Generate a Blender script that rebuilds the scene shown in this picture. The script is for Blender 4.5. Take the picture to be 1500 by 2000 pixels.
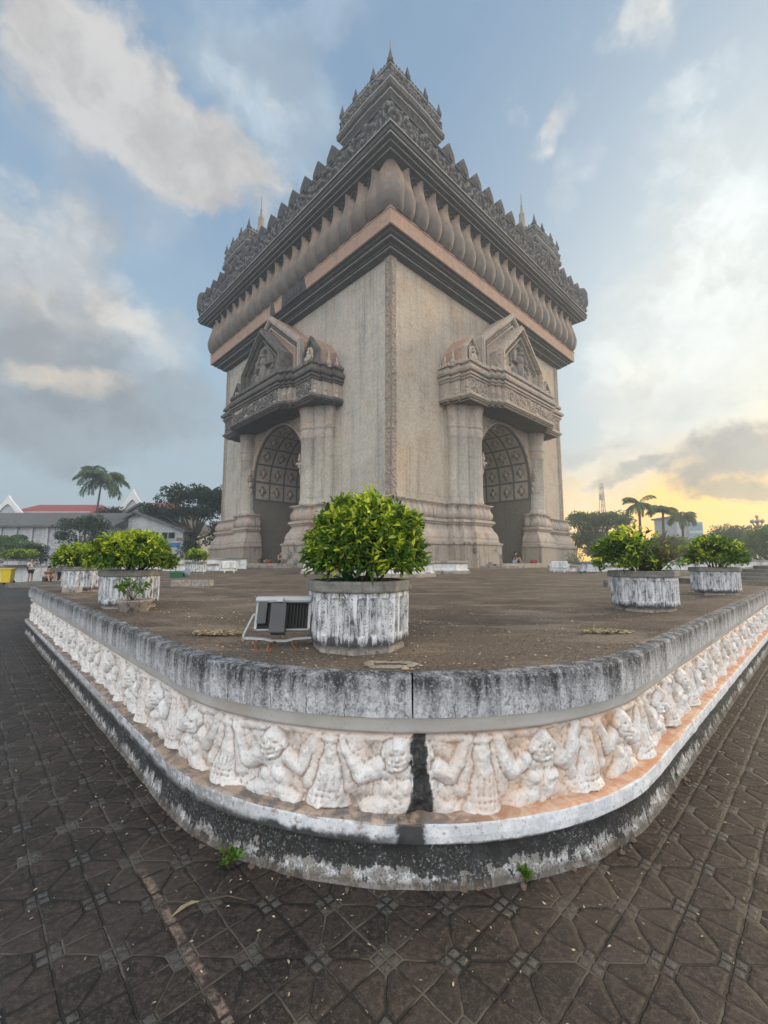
import bpy, math, random
import numpy as np
from mathutils import Vector, Matrix
PI = math.pi; R = math.radians
rng = np.random.RandomState(7); random.seed(7)
for o in list(bpy.data.objects): bpy.data.objects.remove(o)
S = bpy.context.scene; COL = S.collection

# ------------------------------------------------------------------ camera
cd = bpy.data.cameras.new('camera'); cam = bpy.data.objects.new('camera', cd); COL.objects.link(cam)
cd.sensor_fit = 'HORIZONTAL'; cd.sensor_width = 36; cd.lens = 36 * 840 / 1500
cd.clip_start = 0.05; cd.clip_end = 3000
cam.location = (0, 0, 1.6); cam.rotation_euler = (R(96.3), 0, 0)
S.camera = cam
S.view_settings.view_transform = 'Standard'; S.view_settings.look = 'None'
S.view_settings.exposure = 0.16; S.view_settings.gamma = 1

# ------------------------------------------------------------------ node helper
class NT:
    def __init__(s, tree): s.t = tree; s.n = tree.nodes; s.l = tree.links; s.n.clear()
    def new(s, ty, **kw):
        n = s.n.new(ty)
        for k, v in kw.items(): setattr(n, k, v)
        return n
    def link(s, a, b):
        if isinstance(a, (int, float)):
            b.default_value = a if not hasattr(b.default_value, '__len__') else (a,) * len(b.default_value)
        elif isinstance(a, (tuple, list)):
            if len(b.default_value) == 4 and len(a) == 3: a = (*a, 1)
            b.default_value = a
        else: s.l.new(a, b)
    def m(s, op, a, b=0.0, c=0.0, clamp=False):
        n = s.new('ShaderNodeMath', operation=op, use_clamp=clamp)
        for i, v in enumerate((a, b, c)):
            if i < len(n.inputs): s.link(v, n.inputs[i])
        return n.outputs[0]
    def vm(s, op, a, b=(0, 0, 0), out=0, scale=None):
        n = s.new('ShaderNodeVectorMath', operation=op); s.link(a, n.inputs[0])
        if len(n.inputs) > 1: s.link(b, n.inputs[1])
        if scale is not None: s.link(scale, n.inputs['Scale'])
        return n.outputs['Value'] if op in ('DOT_PRODUCT', 'LENGTH', 'DISTANCE') else n.outputs[0]
    def noise(s, vec, scale=1, detail=4, rough=.55, dist=0., color=False):
        n = s.new('ShaderNodeTexNoise'); s.link(vec, n.inputs['Vector'])
        for k, v in (('Scale', scale), ('Detail', detail), ('Roughness', rough), ('Distortion', dist)): s.link(v, n.inputs[k])
        return n.outputs['Color' if color else 0]
    def vor(s, vec, scale=1, feature='F1', out=0, rnd=1.):
        n = s.new('ShaderNodeTexVoronoi', feature=feature); s.link(vec, n.inputs['Vector']); s.link(scale, n.inputs['Scale'])
        n.inputs['Randomness'].default_value = rnd
        return n.outputs[out]
    def ss(s, x, a, b):            # smoothstep a..b  (a>b allowed)
        n = s.new('ShaderNodeMapRange', interpolation_type='SMOOTHSTEP')
        s.link(x, n.inputs[0])
        if a > b: s.link(b, n.inputs[1]); s.link(a, n.inputs[2]); s.link(1., n.inputs[3]); s.link(0., n.inputs[4])
        else: s.link(a, n.inputs[1]); s.link(b, n.inputs[2]); s.link(0., n.inputs[3]); s.link(1., n.inputs[4])
        return n.outputs[0]
    def mix(s, f, a, b, mode='MIX'):
        n = s.new('ShaderNodeMix', data_type='RGBA', blend_type=mode)
        s.link(f, n.inputs[0]); s.link(a, n.inputs[6]); s.link(b, n.inputs[7])
        return n.outputs[2]
    def scale(s, vec, xyz): return s.vm('MULTIPLY', vec, xyz)
    def sep(s, vec):
        n = s.new('ShaderNodeSeparateXYZ'); s.link(vec, n.inputs[0]); return n.outputs
    def comb(s, x, y, z):
        n = s.new('ShaderNodeCombineXYZ')
        for i, v in enumerate((x, y, z)): s.link(v, n.inputs[i])
        return n.outputs[0]

# ------------------------------------------------------------------ world: evening sky with broken cloud
SUN_AZ, SUN_EL = R(64), R(17)            # azimuth from +Y towards +X
sunv = (math.sin(SUN_AZ) * math.cos(SUN_EL), math.cos(SUN_AZ) * math.cos(SUN_EL), math.sin(SUN_EL))
W = bpy.data.worlds.new('World'); S.world = W; W.use_nodes = True
g = NT(W.node_tree)
tc = g.new('ShaderNodeTexCoord').outputs['Generated']
D = g.vm('NORMALIZE', tc); sx, sy, sz = g.sep(D)
sky = g.new('ShaderNodeTexSky', sky_type='NISHITA'); sky.sun_disc = False
sky.sun_elevation = SUN_EL; sky.sun_rotation = SUN_AZ; sky.air_density = 1.2; sky.dust_density = 2.0
nish = g.vm('SCALE', sky.outputs[0], scale=0.075)
zc = g.m('MAXIMUM', sz, 0.0)
def ddir(az, el):
    a, e = R(az), R(el); return (math.sin(a) * math.cos(e), math.cos(a) * math.cos(e), math.sin(e))
# clear-sky tone by height
def ramp(fac, stops):
    n = g.new('ShaderNodeValToRGB'); g.link(fac, n.inputs[0]); e = n.color_ramp.elements
    while len(e) < len(stops): e.new(0.5)
    for q, (p, c) in zip(e, stops): q.position = p; q.color = (*c, 1)
    return n.outputs[0]
clear = ramp(zc, [(0, (.46, .55, .60)), (.15, (.45, .58, .66)), (.4, (.37, .53, .67)), (.62, (.25, .39, .56)), (.8, (.20, .33, .50)), (1, (.17, .29, .46))])
base = g.mix(.10, clear, nish)
# warm glow round the low sun on the right
def lobe(az, el, p): return g.m('POWER', g.m('MAXIMUM', g.vm('DOT_PRODUCT', D, ddir(az, el)), 0.), p)
base = g.mix(g.m('MULTIPLY', lobe(52, 18, 9), .85, clamp=True), base, (1.0, 1.02, .92))
low = g.ss(zc, .27, .03)
base = g.mix(g.m('MULTIPLY', g.m('MULTIPLY', lobe(48, 4, 9), low), 2.3, clamp=True), base, (1.6, .95, .19))
base = g.mix(g.m('MULTIPLY', lobe(52, 7, 60), .75), base, (1.5, 1.15, .50))
# clouds on a plane far above: streets and puffs
pl = g.comb(g.m('DIVIDE', sx, g.m('ADD', zc, .16)), g.m('DIVIDE', sy, g.m('ADD', zc, .16)), 0.)
wob = g.vm('SCALE', g.vm('SUBTRACT', g.noise(pl, 1.6, 5, .6, color=True), (.5, .5, .5)), scale=.55)
plw = g.vm('ADD', pl, wob)
Dw = g.vm('ADD', D, g.vm('SCALE', g.vm('SUBTRACT', g.noise(D, 5., 6, .6, color=True), (.5, .5, .5)), scale=.16))
n1 = g.noise(g.vm('ADD', g.scale(plw, (1.0, .55, 1)), (3.1, 1.7, 0)), 1.15, 7, .58)
n2 = g.noise(g.vm('ADD', plw, (9.2, 4.3, 2)), 2.6, 7, .62)
n3 = g.noise(g.vm('ADD', D, g.vm('SCALE', g.vm('SUBTRACT', g.noise(D, 9., 4, .6, color=True), (.5, .5, .5)), scale=.08)), 6.5, 8, .60)
n4 = g.noise(g.vm('ADD', Dw, (3, 1, 5)), 8., 6, .6)
veil = g.ss(n1, .47, .72)
base = g.mix(g.m('MULTIPLY', veil, .30), base, (.58, .68, .76))
def band(az1, el1, az2, el2, w, soft=1.0):      # a cloud bank along a great circle between two directions
    a = Vector(ddir(az1, el1)); b = Vector(ddir(az2, el2)); nrm = a.cross(b).normalized(); t = nrm.cross(a).normalized()
    ang = a.angle(b)
    across = g.m('ABSOLUTE', g.vm('DOT_PRODUCT', Dw, tuple(nrm)))
    along = g.m('ARCTAN2', g.vm('DOT_PRODUCT', Dw, tuple(t)), g.vm('DOT_PRODUCT', Dw, tuple(a)))
    m = g.m('MULTIPLY', g.ss(along, -.16, .1), g.ss(along, ang + .14, ang - .12))
    return g.m('MULTIPLY', g.ss(across, w, w * .12 * soft), m)
def px(x, y):                                    # photo direction in azimuth / elevation (degrees)
    u, v = x - 750, 1000 - y; c, s_ = math.cos(R(6.3)), math.sin(R(6.3))
    X, Y, Z = u, 840 * c - v * s_, v * c + 840 * s_
    return math.degrees(math.atan2(X, Y)), math.degrees(math.atan2(Z, math.hypot(X, Y)))
def put(base, p1, p2, w, col, amt, nz=None, lo=.38, hi=.62, k=.75):
    m = band(*px(*p1), *px(*p2), w * 1.25)
    d = g.m('ADD', g.m('MULTIPLY', m, k), g.m('MULTIPLY', g.m('SUBTRACT', n3 if nz is None else g.m('ADD', g.m('MULTIPLY', nz, .45), g.m('MULTIPLY', n3, .55)), .5), 2.3))
    cov = g.m('MULTIPLY', g.ss(d, .24, .72), g.ss(m, .0, .22))
    shade = g.ss(n4, .36, .62)
    c2 = g.mix(shade, tuple(q * .80 for q in col), tuple(min(1.2, q * 1.10) for q in col))
    return g.mix(g.m('MULTIPLY', cov, amt), base, c2)
CREAM = (.74, .66, .56); GREY = (.36, .40, .43); PALE = (.66, .72, .75); WHITE = (.90, .86, .76)
base = put(base, (60, 40), (500, 400), .105, (.66, .61, .56), .85, None, .38, .62, .95)
base = put(base, (60, 150), (400, 420), .20, (.50, .53, .56), .35, n2)
base = put(base, (-50, 520), (230, 560), .20, (.50, .50, .50), .85, n1, .30, .55, 1.05)
base = put(base, (0, 590), (210, 640), .10, CREAM, .55, n2)
base = put(base, (-60, 700), (280, 790), .17, GREY, .8, n1, .3, .5, 1.1)
base = put(base, (60, 725), (250, 760), .045, (.86, .76, .63), .9, n2, .36, .6)
base = put(base, (20, 860), (420, 800), .11, (.30, .35, .39), .7, n1, .32, .52, 1.0)
base = put(base, (150, 490), (280, 520), .07, PALE, .6, n2)
base = put(base, (0, 400), (160, 470), .09, (.60, .66, .68), .8, n2, .34, .6)
base = put(base, (300, 620), (400, 740), .10, (.68, .68, .66), .6, n2)
base = put(base, (500, 190), (535, 230), .05, PALE, .9, n2, .4, .55)
base = put(base, (430, 80), (640, 330), .10, (.46, .55, .62), .5, n2)
base = put(base, (1040, 290), (1150, 160), .05, WHITE, .85, n2, .40, .58)
base = put(base, (990, 170), (1010, 300), .035, WHITE, .7, n2, .40, .58)
base = put(base, (1190, 60), (1270, 40), .06, WHITE, .8, n2, .42, .6)
base = put(base, (1050, 420), (1130, 330), .07, PALE, .6, n2)
base = put(base, (1330, 200), (1390, 160), .035, PALE, .7, n2)
base = put(base, (1260, 420), (1560, 330), .20, (.80, .86, .86), .8, n1, .34, .6)
base = put(base, (1150, 660), (1560, 560), .20, (.92, .95, .92), .55, n2, .30, .6)
base = put(base, (1160, 1010), (1290, 700), .10, (.95, .93, .80), .5, n2)
base = put(base, (1180, 930), (1330, 880), .028, (.40, .42, .41), .8, n2, .34, .55)
base = put(base, (1130, 880), (1240, 840), .03, (.48, .51, .52), .7, n2, .34, .55)
base = put(base, (1310, 905), (1560, 860), .085, (.34, .35, .34), .9, n1, .28, .48, 1.0)
base = put(base, (1350, 955), (1560, 965), .03, (.50, .42, .28), .85, n2, .3, .5)
base = put(base, (1100, 800), (1420, 760), .05, (.66, .68, .66), .5, n2)
base = put(base, (330, 880), (430, 860), .05, (.42, .47, .50), .6, n2)
base = put(base, (170, 560), (330, 660), .05, (.74, .70, .64), .7, n2)
base = put(base, (-20, 330), (90, 420), .06, (.72, .74, .74), .7, n2)
base = put(base, (560, 60), (700, 20), .05, (.36, .46, .58), .6, n2)
base = put(base, (1130, 30), (1200, 10), .05, (.60, .66, .74), .7, n2)
# unseen sky half behind the camera, brightened to add fill light in front
back = g.ss(sy, .15, -.55)
bk = g.mix(g.ss(n1, .3, .7), (1.55, 1.62, 1.72), (2.15, 2.05, 1.9))
base = g.mix(g.m('MULTIPLY', back, .95), base, bk)
base = g.mix(g.ss(sz, 0., -.05), base, (.20, .19, .18))
bg = g.new('ShaderNodeBackground'); g.link(base, bg.inputs[0]); bg.inputs[1].default_value = 1.0
g.link(bg.outputs[0], g.new('ShaderNodeOutputWorld').inputs[0])

sd = bpy.data.lights.new('sun', 'SUN'); so = bpy.data.objects.new('sun', sd); COL.objects.link(so)
sd.energy = 2.9; sd.angle = R(10); sd.color = (1, .76, .48)
so.rotation_euler = Vector(sunv).to_track_quat('Z', 'Y').to_euler()

# ------------------------------------------------------------------ object helpers
def tag(o, label=None, cat=None, group=None, kind=None):
    for k, v in (('label', label), ('category', cat), ('group', group), ('kind', kind)):
        if v: o[k] = v
    return o
def empty(name, loc, rz=0., label=None, cat=None, group=None):
    o = bpy.data.objects.new(name, None); COL.objects.link(o); o.location = loc; o.rotation_euler = (0, 0, rz)
    o.empty_display_size = .2
    return tag(o, label, cat, group)
def vnoise(x, y, seed=0):
    """smooth value noise, numpy"""
    xi = np.floor(x).astype(int); yi = np.floor(y).astype(int); fx = x - xi; fy = y - yi
    fx = fx * fx * (3 - 2 * fx); fy = fy * fy * (3 - 2 * fy)
    def h(i, j):
        n = (i * 374761393 + j * 668265263 + seed * 974634777) & 0x7fffffff
        n = ((n ^ (n >> 13)) * 1274126177) & 0x7fffffff
        return ((n ^ (n >> 16)) & 0xffff) / 65535.
    return (h(xi, yi) * (1 - fx) + h(xi + 1, yi) * fx) * (1 - fy) + (h(xi, yi + 1) * (1 - fx) + h(xi + 1, yi + 1) * fx) * fy
def fbm(x, y, o=4, seed=0):
    a = 0; w = .5
    for k in range(o): a = a + w * vnoise(x * 2 ** k, y * 2 ** k, seed + k); w *= .5
    return a
class MB:
    def __init__(s): s.v = []; s.f = []; s.sm = []
    def add(s, vs, fs, smooth=False):
        b = len(s.v); s.v += [tuple(float(c) for c in p) for p in vs]
        s.f += [tuple(int(i) + b for i in f) for f in fs]; s.sm += [smooth] * len(fs); return s
    def box(s, x0, x1, y0, y1, z0, z1, bev=0.):
        if bev:
            b = bev
            vs = []
            for (z, i) in ((z0, b), (z0 + b, 0), (z1 - b, 0), (z1, b)):
                c = 0 if i == 0 else b
                vs += [(x0 + c, y0 + c, z), (x1 - c, y0 + c, z), (x1 - c, y1 - c, z), (x0 + c, y1 - c, z)]
            fs = [(3, 2, 1, 0), (12, 13, 14, 15)]
            for k in range(3):
                for q in range(4): fs.append((4 * k + q, 4 * k + (q + 1) % 4, 4 * k + 4 + (q + 1) % 4, 4 * k + 4 + q))
            return s.add(vs, fs)
        return s.add([(x0, y0, z0), (x1, y0, z0), (x1, y1, z0), (x0, y1, z0), (x0, y0, z1), (x1, y0, z1), (x1, y1, z1), (x0, y1, z1)],
              [(3, 2, 1, 0), (4, 5, 6, 7), (0, 1, 5, 4), (1, 2, 6, 5), (2, 3, 7, 6), (3, 0, 4, 7)])
    def lathe(s, prof, n=16, c=(0, 0, 0), smooth=True, sq=None, rot=0., cap=True):
        vs = []; fs = []
        for (r, z) in prof:
            for k in range(n):
                a = 2 * PI * (k + .0) / n + rot
                vs.append((c[0] + r * math.cos(a), c[1] + r * math.sin(a), c[2] + z))
        for i in range(len(prof) - 1):
            for k in range(n): fs.append((i * n + k, i * n + (k + 1) % n, (i + 1) * n + (k + 1) % n, (i + 1) * n + k))
        s.add(vs, fs, smooth)
        if cap:
            m = len(prof) - 1
            s.add(vs[:n], [tuple(range(n))[::-1]]); s.add(vs[m * n:], [tuple(range(n))])
        return s
    def tube(s, pts, rad, n=8, smooth=True):
        pts = [Vector(p) for p in pts]; rad = rad if hasattr(rad, '__len__') else [rad] * len(pts)
        vs = []; fs = []; up = Vector((0, 0, 1)); prev = None
        for i, p in enumerate(pts):
            t = (pts[min(i + 1, len(pts) - 1)] - pts[max(i - 1, 0)]).normalized()
            a = (prev if prev is not None else (up if abs(t.z) < .9 else Vector((1, 0, 0))))
            a = (a - t * a.dot(t)).normalized(); prev = a; b = t.cross(a)
            for k in range(n):
                w = 2 * PI * k / n; q = p + (a * math.cos(w) + b * math.sin(w)) * rad[i]; vs.append(tuple(q))
        for i in range(len(pts) - 1):
            for k in range(n): fs.append((i * n + k, i * n + (k + 1) % n, (i + 1) * n + (k + 1) % n, (i + 1) * n + k))
        fs += [tuple(range(n))[::-1], tuple(range((len(pts) - 1) * n, len(pts) * n))]
        return s.add(vs, fs, smooth)
    def ell(s, c, r, nu=12, nv=8, fn=None):
        vs = []; fs = []
        for j in range(nv + 1):
            th = PI * j / nv
            for i in range(nu):
                ph = 2 * PI * i / nu; d = (math.sin(th) * math.cos(ph), math.sin(th) * math.sin(ph), math.cos(th))
                k = fn(d) if fn else 1
                vs.append((c[0] + d[0] * r[0] * k, c[1] + d[1] * r[1] * k, c[2] + d[2] * r[2] * k))
        for j in range(nv):
            for i in range(nu): fs.append((j * nu + i, (j + 1) * nu + i, (j + 1) * nu + (i + 1) % nu, j * nu + (i + 1) % nu))
        return s.add(vs, fs, True)
    def prism(s, poly, f0, f1):
        """poly: 2D outline; f0,f1 map (u,v)->3D for the two faces"""
        n = len(poly); vs = [f0(*p) for p in poly] + [f1(*p) for p in poly]
        fs = [tuple(range(n)), tuple(range(2 * n - 1, n - 1, -1))] + [(i, n + i, n + (i + 1) % n, (i + 1) % n) for i in range(n)]
        return s.add(vs, fs)
    def grid(s, P, smooth=True, closed=False):
        """P: array (m,n,3)"""
        m, n = P.shape[:2]; b = len(s.v)
        s.v += [tuple(p) for p in P.reshape(-1, 3).tolist()]
        for i in range(m - 1 + (1 if closed else 0)):
            i2 = (i + 1) % m
            for j in range(n - 1): s.f.append((b + i * n + j, b + i2 * n + j, b + i2 * n + j + 1, b + i * n + j + 1)); s.sm.append(smooth)
        return s
    def build(s, name, mat, parent=None, recalc=False, **kw):
        me = bpy.data.meshes.new(name); me.from_pydata(s.v, [], s.f)
        me.polygons.foreach_set('use_smooth', s.sm)
        if recalc:
            import bmesh
            bm = bmesh.new(); bm.from_mesh(me); bmesh.ops.recalc_face_normals(bm, faces=bm.faces); bm.to_mesh(me); bm.free()
        me.update()
        o = bpy.data.objects.new(name, me); COL.objects.link(o)
        if mat: me.materials.append(mat)
        if parent: o.parent = parent
        return tag(o, **kw)
def copyof(o, parent, loc=None, rot=None, scale=None):
    c = o.copy(); COL.objects.link(c); c.parent = parent
    if loc is not None: c.location = loc
    if rot is not None: c.rotation_euler = rot
    if scale is not None: c.scale = scale
    return c

# ------------------------------------------------------------------ materials
MATS = {}
def mat(name, fn):
    if name in MATS: return MATS[name]
    m = bpy.data.materials.new(name); m.use_nodes = True; n = NT(m.node_tree)
    out = n.new('ShaderNodeOutputMaterial'); b = n.new('ShaderNodeBsdfPrincipled'); n.link(b.outputs[0], out.inputs[0])
    b.inputs['Specular IOR Level'].default_value = .25
    fn(n, b, out); MATS[name] = m; return m
def obj(n): return n.new('ShaderNodeTexCoord').outputs['Object']
def bump(n, b, h, strength, dist=.01):
    k = n.new('ShaderNodeBump'); k.inputs['Strength'].default_value = strength; k.inputs['Distance'].default_value = dist
    n.link(h, k.inputs['Height']); n.link(k.outputs[0], b.inputs['Normal'])
def flat(name, c, rough=.7, metal=0., var=.15, sc=6.):
    def f(n, b, o):
        v = obj(n); k = n.noise(v, sc, 4)
        col = n.mix(k, tuple(x * (1 - var) for x in c), tuple(min(1, x * (1 + var)) for x in c))
        n.link(col, b.inputs['Base Color']); b.inputs['Roughness'].default_value = rough; b.inputs['Metallic'].default_value = metal
    return mat(name, f)
def weathered(name, c1, c2, dirt, sc=1., streak=.5, blotch=.5, stain=None, stain_amt=.4, bmp=.3, bd=.02, rough=.85, edge=None, pits=True, relief=None, lifts=0):
    """lime wash / concrete: two tones, vertical run-off streaks, dark algae blotches, rust stains"""
    def f(n, b, o):
        v = obj(n)
        big = n.noise(v, .35 * sc, 5, .6); mid = n.noise(v, 1.6 * sc, 6, .65, .4); fine = n.noise(v, 9 * sc, 5, .7)
        st = n.noise(n.scale(v, (2.2 * sc, 2.2 * sc, .14 * sc)), 1., 6, .68); st2 = n.noise(n.scale(v, (7 * sc, 7 * sc, .5 * sc)), 1., 4, .6)
        col = n.mix(n.ss(mid, .3, .7), c1, c2)
        if stain: col = n.mix(n.m('MULTIPLY', n.ss(n.noise(n.vm('ADD', v, (7, 3, 1)), .8 * sc, 5, .65), .48, .68), stain_amt), col, stain)
        col = n.mix(n.m('MULTIPLY', n.ss(n.m('ADD', n.m('MULTIPLY', st, .7), n.m('MULTIPLY', st2, .3)), .50, .66), streak), col, dirt)
        col = n.mix(n.m('MULTIPLY', n.ss(n.m('ADD', n.m('MULTIPLY', big, .5), n.m('MULTIPLY', mid, .5)), .54, .62), blotch), col, dirt)
        col = n.mix(n.m('MULTIPLY', n.ss(fine, .50, .60), .55), col, n.vm('SCALE', col, scale=.70)); col = n.mix(n.m('MULTIPLY', n.ss(fine, .48, .40), .45), col, n.vm('SCALE', col, scale=1.22))
        if lifts:
            Z_ = n.sep(v)[2]; fr = n.m('FRACT', n.m('DIVIDE', n.m('ADD', Z_, n.m('MULTIPLY', n.m('SUBTRACT', mid, .5), .12)), lifts)); ln_ = n.m('ADD', n.ss(fr, .02, .0), n.ss(fr, .98, 1.))
            col = n.mix(n.m('MULTIPLY', n.m('MULTIPLY', ln_, n.ss(mid, .40, .55)), .45), col, dirt)
            s3 = n.noise(n.vm('ADD', n.scale(v, (9, 9, .22)), (4, 2, 8)), 1., 6, .72)
            col = n.mix(n.m('MULTIPLY', n.ss(s3, .56, .68), .35), col, n.vm('SCALE', col, scale=.55)); col = n.mix(n.m('MULTIPLY', n.ss(s3, .42, .34), .25), col, n.vm('SCALE', col, scale=1.28))
            dr = n.noise(n.vm('ADD', n.scale(v, (3.2, 3.2, .10)), (1, 7, 2)), 1., 6, .7); dw = n.m('ADD', n.m('MULTIPLY', n.ss(Z_, 14., 22.4), .065), n.m('MULTIPLY', n.ss(Z_, 8.5, 5.7), .05))
            col = n.mix(n.m('MULTIPLY', n.ss(n.m('ADD', dr, dw), .57, .70), .30), col, (.14, .138, .13))
            pt = n.vor(n.vm('ADD', n.scale(v, (.30, .30, .22)), n.vm('SCALE', n.noise(v, .8, 4, .6, color=True), scale=.35)), 1., out=1)
            col = n.mix(.30, col, n.vm('MULTIPLY', col, n.mix(n.sep(pt)[0], (.80, .80, .82), (1.18, 1.16, 1.10))))
        if edge:
            geo = n.new('ShaderNodeNewGeometry').outputs['Pointiness']
            col = n.mix(n.m('MULTIPLY', n.ss(geo, .505, .56), edge[1]), col, edge[0])
            col = n.mix(n.ss(geo, .49, .43), col, n.vm('SCALE', col, scale=.45))
        n.link(col, b.inputs['Base Color']); b.inputs['Roughness'].default_value = rough
        h = n.m('ADD', n.m('MULTIPLY', fine, .5), n.m('MULTIPLY', mid, .6))
        if relief:
            rv = n.vor(n.vm('ADD', v, n.vm('SCALE', n.noise(v, relief, 2, color=True), scale=.5 / relief)), relief, out=0)
            h = n.m('ADD', h, n.m('MULTIPLY', n.ss(rv, .6, .1), 1.6))
        bump(n, b, h, bmp, bd)
    return mat(name, f)
M_wall = weathered('aged_render', (.49, .455, .395), (.41, .395, .355), (.20, .20, .19), .55, .6, .25, (.44, .36, .28), .45, .35, .03, lifts=3.1)
M_wallr = weathered('aged_render_warm', (.48, .42, .345), (.43, .37, .30), (.20, .19, .175), .55, .6, .28, (.44, .31, .21), .6, .35, .03, lifts=3.1)
M_warm = weathered('peach_stone', (.44, .37, .315), (.36, .33, .295), (.12, .115, .11), .8, .5, .35, (.46, .29, .19), .5, .5, .04)
M_band = weathered('salmon_band', (.42, .27, .20), (.35, .25, .20), (.16, .13, .12), .8, .35, .3, (.45, .22, .14), .3, .3, .03)
M_petal_old = weathered('petal_stone', (.17, .16, .155), (.30, .235, .19), (.055, .06, .07), .6, .6, .65, (.36, .23, .16), .5, .3, .03)
M_dark = weathered('blackened_stone', (.045, .050, .058), (.085, .083, .085), (.018, .022, .028), .9, .7, .6, None, 0, .5, .05, edge=((.30, .28, .25), .55))
M_darkplain = weathered('dark_moulding', (.045, .05, .058), (.085, .083, .085), (.02, .024, .03), .8, .5, .4, None, 0, .3, .03)
M_tur = weathered('turret_stone', (.055, .057, .065), (.10, .093, .09), (.025, .028, .034), 1.4, .6, .6, (.2, .15, .12), .3, .45, .06, relief=1.8)
M_line = weathered('pale_arris', (.46, .43, .38), (.34, .32, .29), (.14, .14, .14), .8, .5, .4)
M_carved = weathered('carved_stone', (.36, .28, .22), (.28, .24, .21), (.08, .08, .085), 1.2, .6, .55, (.42, .24, .16), .5, .8, .06, edge=((.5, .43, .36), .6), relief=3.5)
M_carvdark = weathered('carved_black', (.07, .07, .074), (.13, .12, .115), (.025, .028, .034), 1.2, .6, .6, None, 0, .7, .05, edge=((.34, .31, .28), .4))
M_foot = weathered('footing_stone', (.36, .31, .25), (.30, .28, .255), (.055, .055, .058), .9, .75, .75, (.42, .30, .20), .4, .5, .04)
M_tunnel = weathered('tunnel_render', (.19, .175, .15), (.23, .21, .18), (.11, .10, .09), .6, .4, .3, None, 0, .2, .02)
M_coffer = weathered('coffer_plaster', (.46, .42, .37), (.38, .34, .30), (.12, .11, .10), .8, .4, .3, (.32, .22, .16), .3, .4, .03)
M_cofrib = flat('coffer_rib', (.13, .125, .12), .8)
M_white = weathered('white_paint_old', (.70, .72, .74), (.58, .60, .61), (.14, .14, .14), 1.0, .45, .4, (.5, .42, .34), .2, .3, .02)

def m_petal(n, b, o):
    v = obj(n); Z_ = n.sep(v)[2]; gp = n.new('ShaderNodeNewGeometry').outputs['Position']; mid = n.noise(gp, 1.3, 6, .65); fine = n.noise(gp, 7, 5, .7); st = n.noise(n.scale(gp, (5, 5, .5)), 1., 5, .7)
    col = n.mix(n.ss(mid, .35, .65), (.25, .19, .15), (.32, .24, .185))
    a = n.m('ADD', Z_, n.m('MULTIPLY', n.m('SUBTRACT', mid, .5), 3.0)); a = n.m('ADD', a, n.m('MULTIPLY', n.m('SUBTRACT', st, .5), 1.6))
    col = n.mix(n.m('MULTIPLY', n.ss(a, 27.6, 24.9), .80), col, n.mix(fine, (.075, .072, .072), (.15, .14, .13)))  # petal colour gets darker towards the base, boundary broken by noise
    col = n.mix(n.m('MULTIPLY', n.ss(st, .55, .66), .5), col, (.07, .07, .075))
    n.link(col, b.inputs['Base Color']); b.inputs['Roughness'].default_value = .7; bump(n, b, fine, .3, .02)
M_petal = mat('graded_petal', m_petal)
def m_planter(n, b, o):
    v = obj(n); x, y, z = n.sep(v)
    st = n.noise(n.scale(v, (22, 22, 2.2)), 1., 6, .7); st2 = n.noise(n.vm('ADD', n.scale(v, (60, 60, 7)), (3, 3, 3)), 1., 5, .7)
    mid = n.noise(v, 14, 6, .7, .5); fine = n.noise(v, 90, 4, .7)
    col = n.mix(n.ss(mid, .35, .7), (.62, .65, .69), (.78, .80, .82))
    d = n.m('ADD', n.m('ADD', n.m('MULTIPLY', st, .42), n.m('MULTIPLY', st2, .28)), n.m('MULTIPLY', mid, .3))
    ends = n.m('ADD', n.m('MULTIPLY', n.ss(z, .13, .045), .11), n.m('MULTIPLY', n.ss(z, .36, .42), .05))
    d = n.m('ADD', d, ends)
    col = n.mix(n.m('MULTIPLY', n.ss(d, .44, .53), .6), col, (.26, .27, .29))
    col = n.mix(n.m('MULTIPLY', n.ss(d, .515, .585), .93), col, (.035, .036, .04))
    col = n.mix(n.m('MULTIPLY', n.ss(fine, .52, .59), n.ss(st2, .42, .55)), col, (.12, .12, .125))
    col = n.mix(n.m('MULTIPLY', n.ss(n.noise(n.vm('ADD', v, (5, 5, 5)), 9, 4), .60, .70), .35), col, (.45, .36, .27))
    n.link(col, b.inputs['Base Color']); b.inputs['Roughness'].default_value = .8
    bump(n, b, n.m('ADD', fine, n.m('MULTIPLY', mid, 1.5)), .5, .004)
M_planter = mat('flaking_whitewash', m_planter)
M_rim = weathered('mossy_rim', (.24, .24, .225), (.15, .15, .14), (.06, .065, .05), 7, .3, .5, (.30, .28, .22), .4, .6, .006)
M_pfoot = weathered('planter_foot', (.20, .18, .155), (.42, .40, .38), (.03, .03, .03), 9, .6, .75, (.34, .22, .13), .4, .6, .008)
M_soil = flat('soil', (.035, .026, .02), .95)

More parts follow.
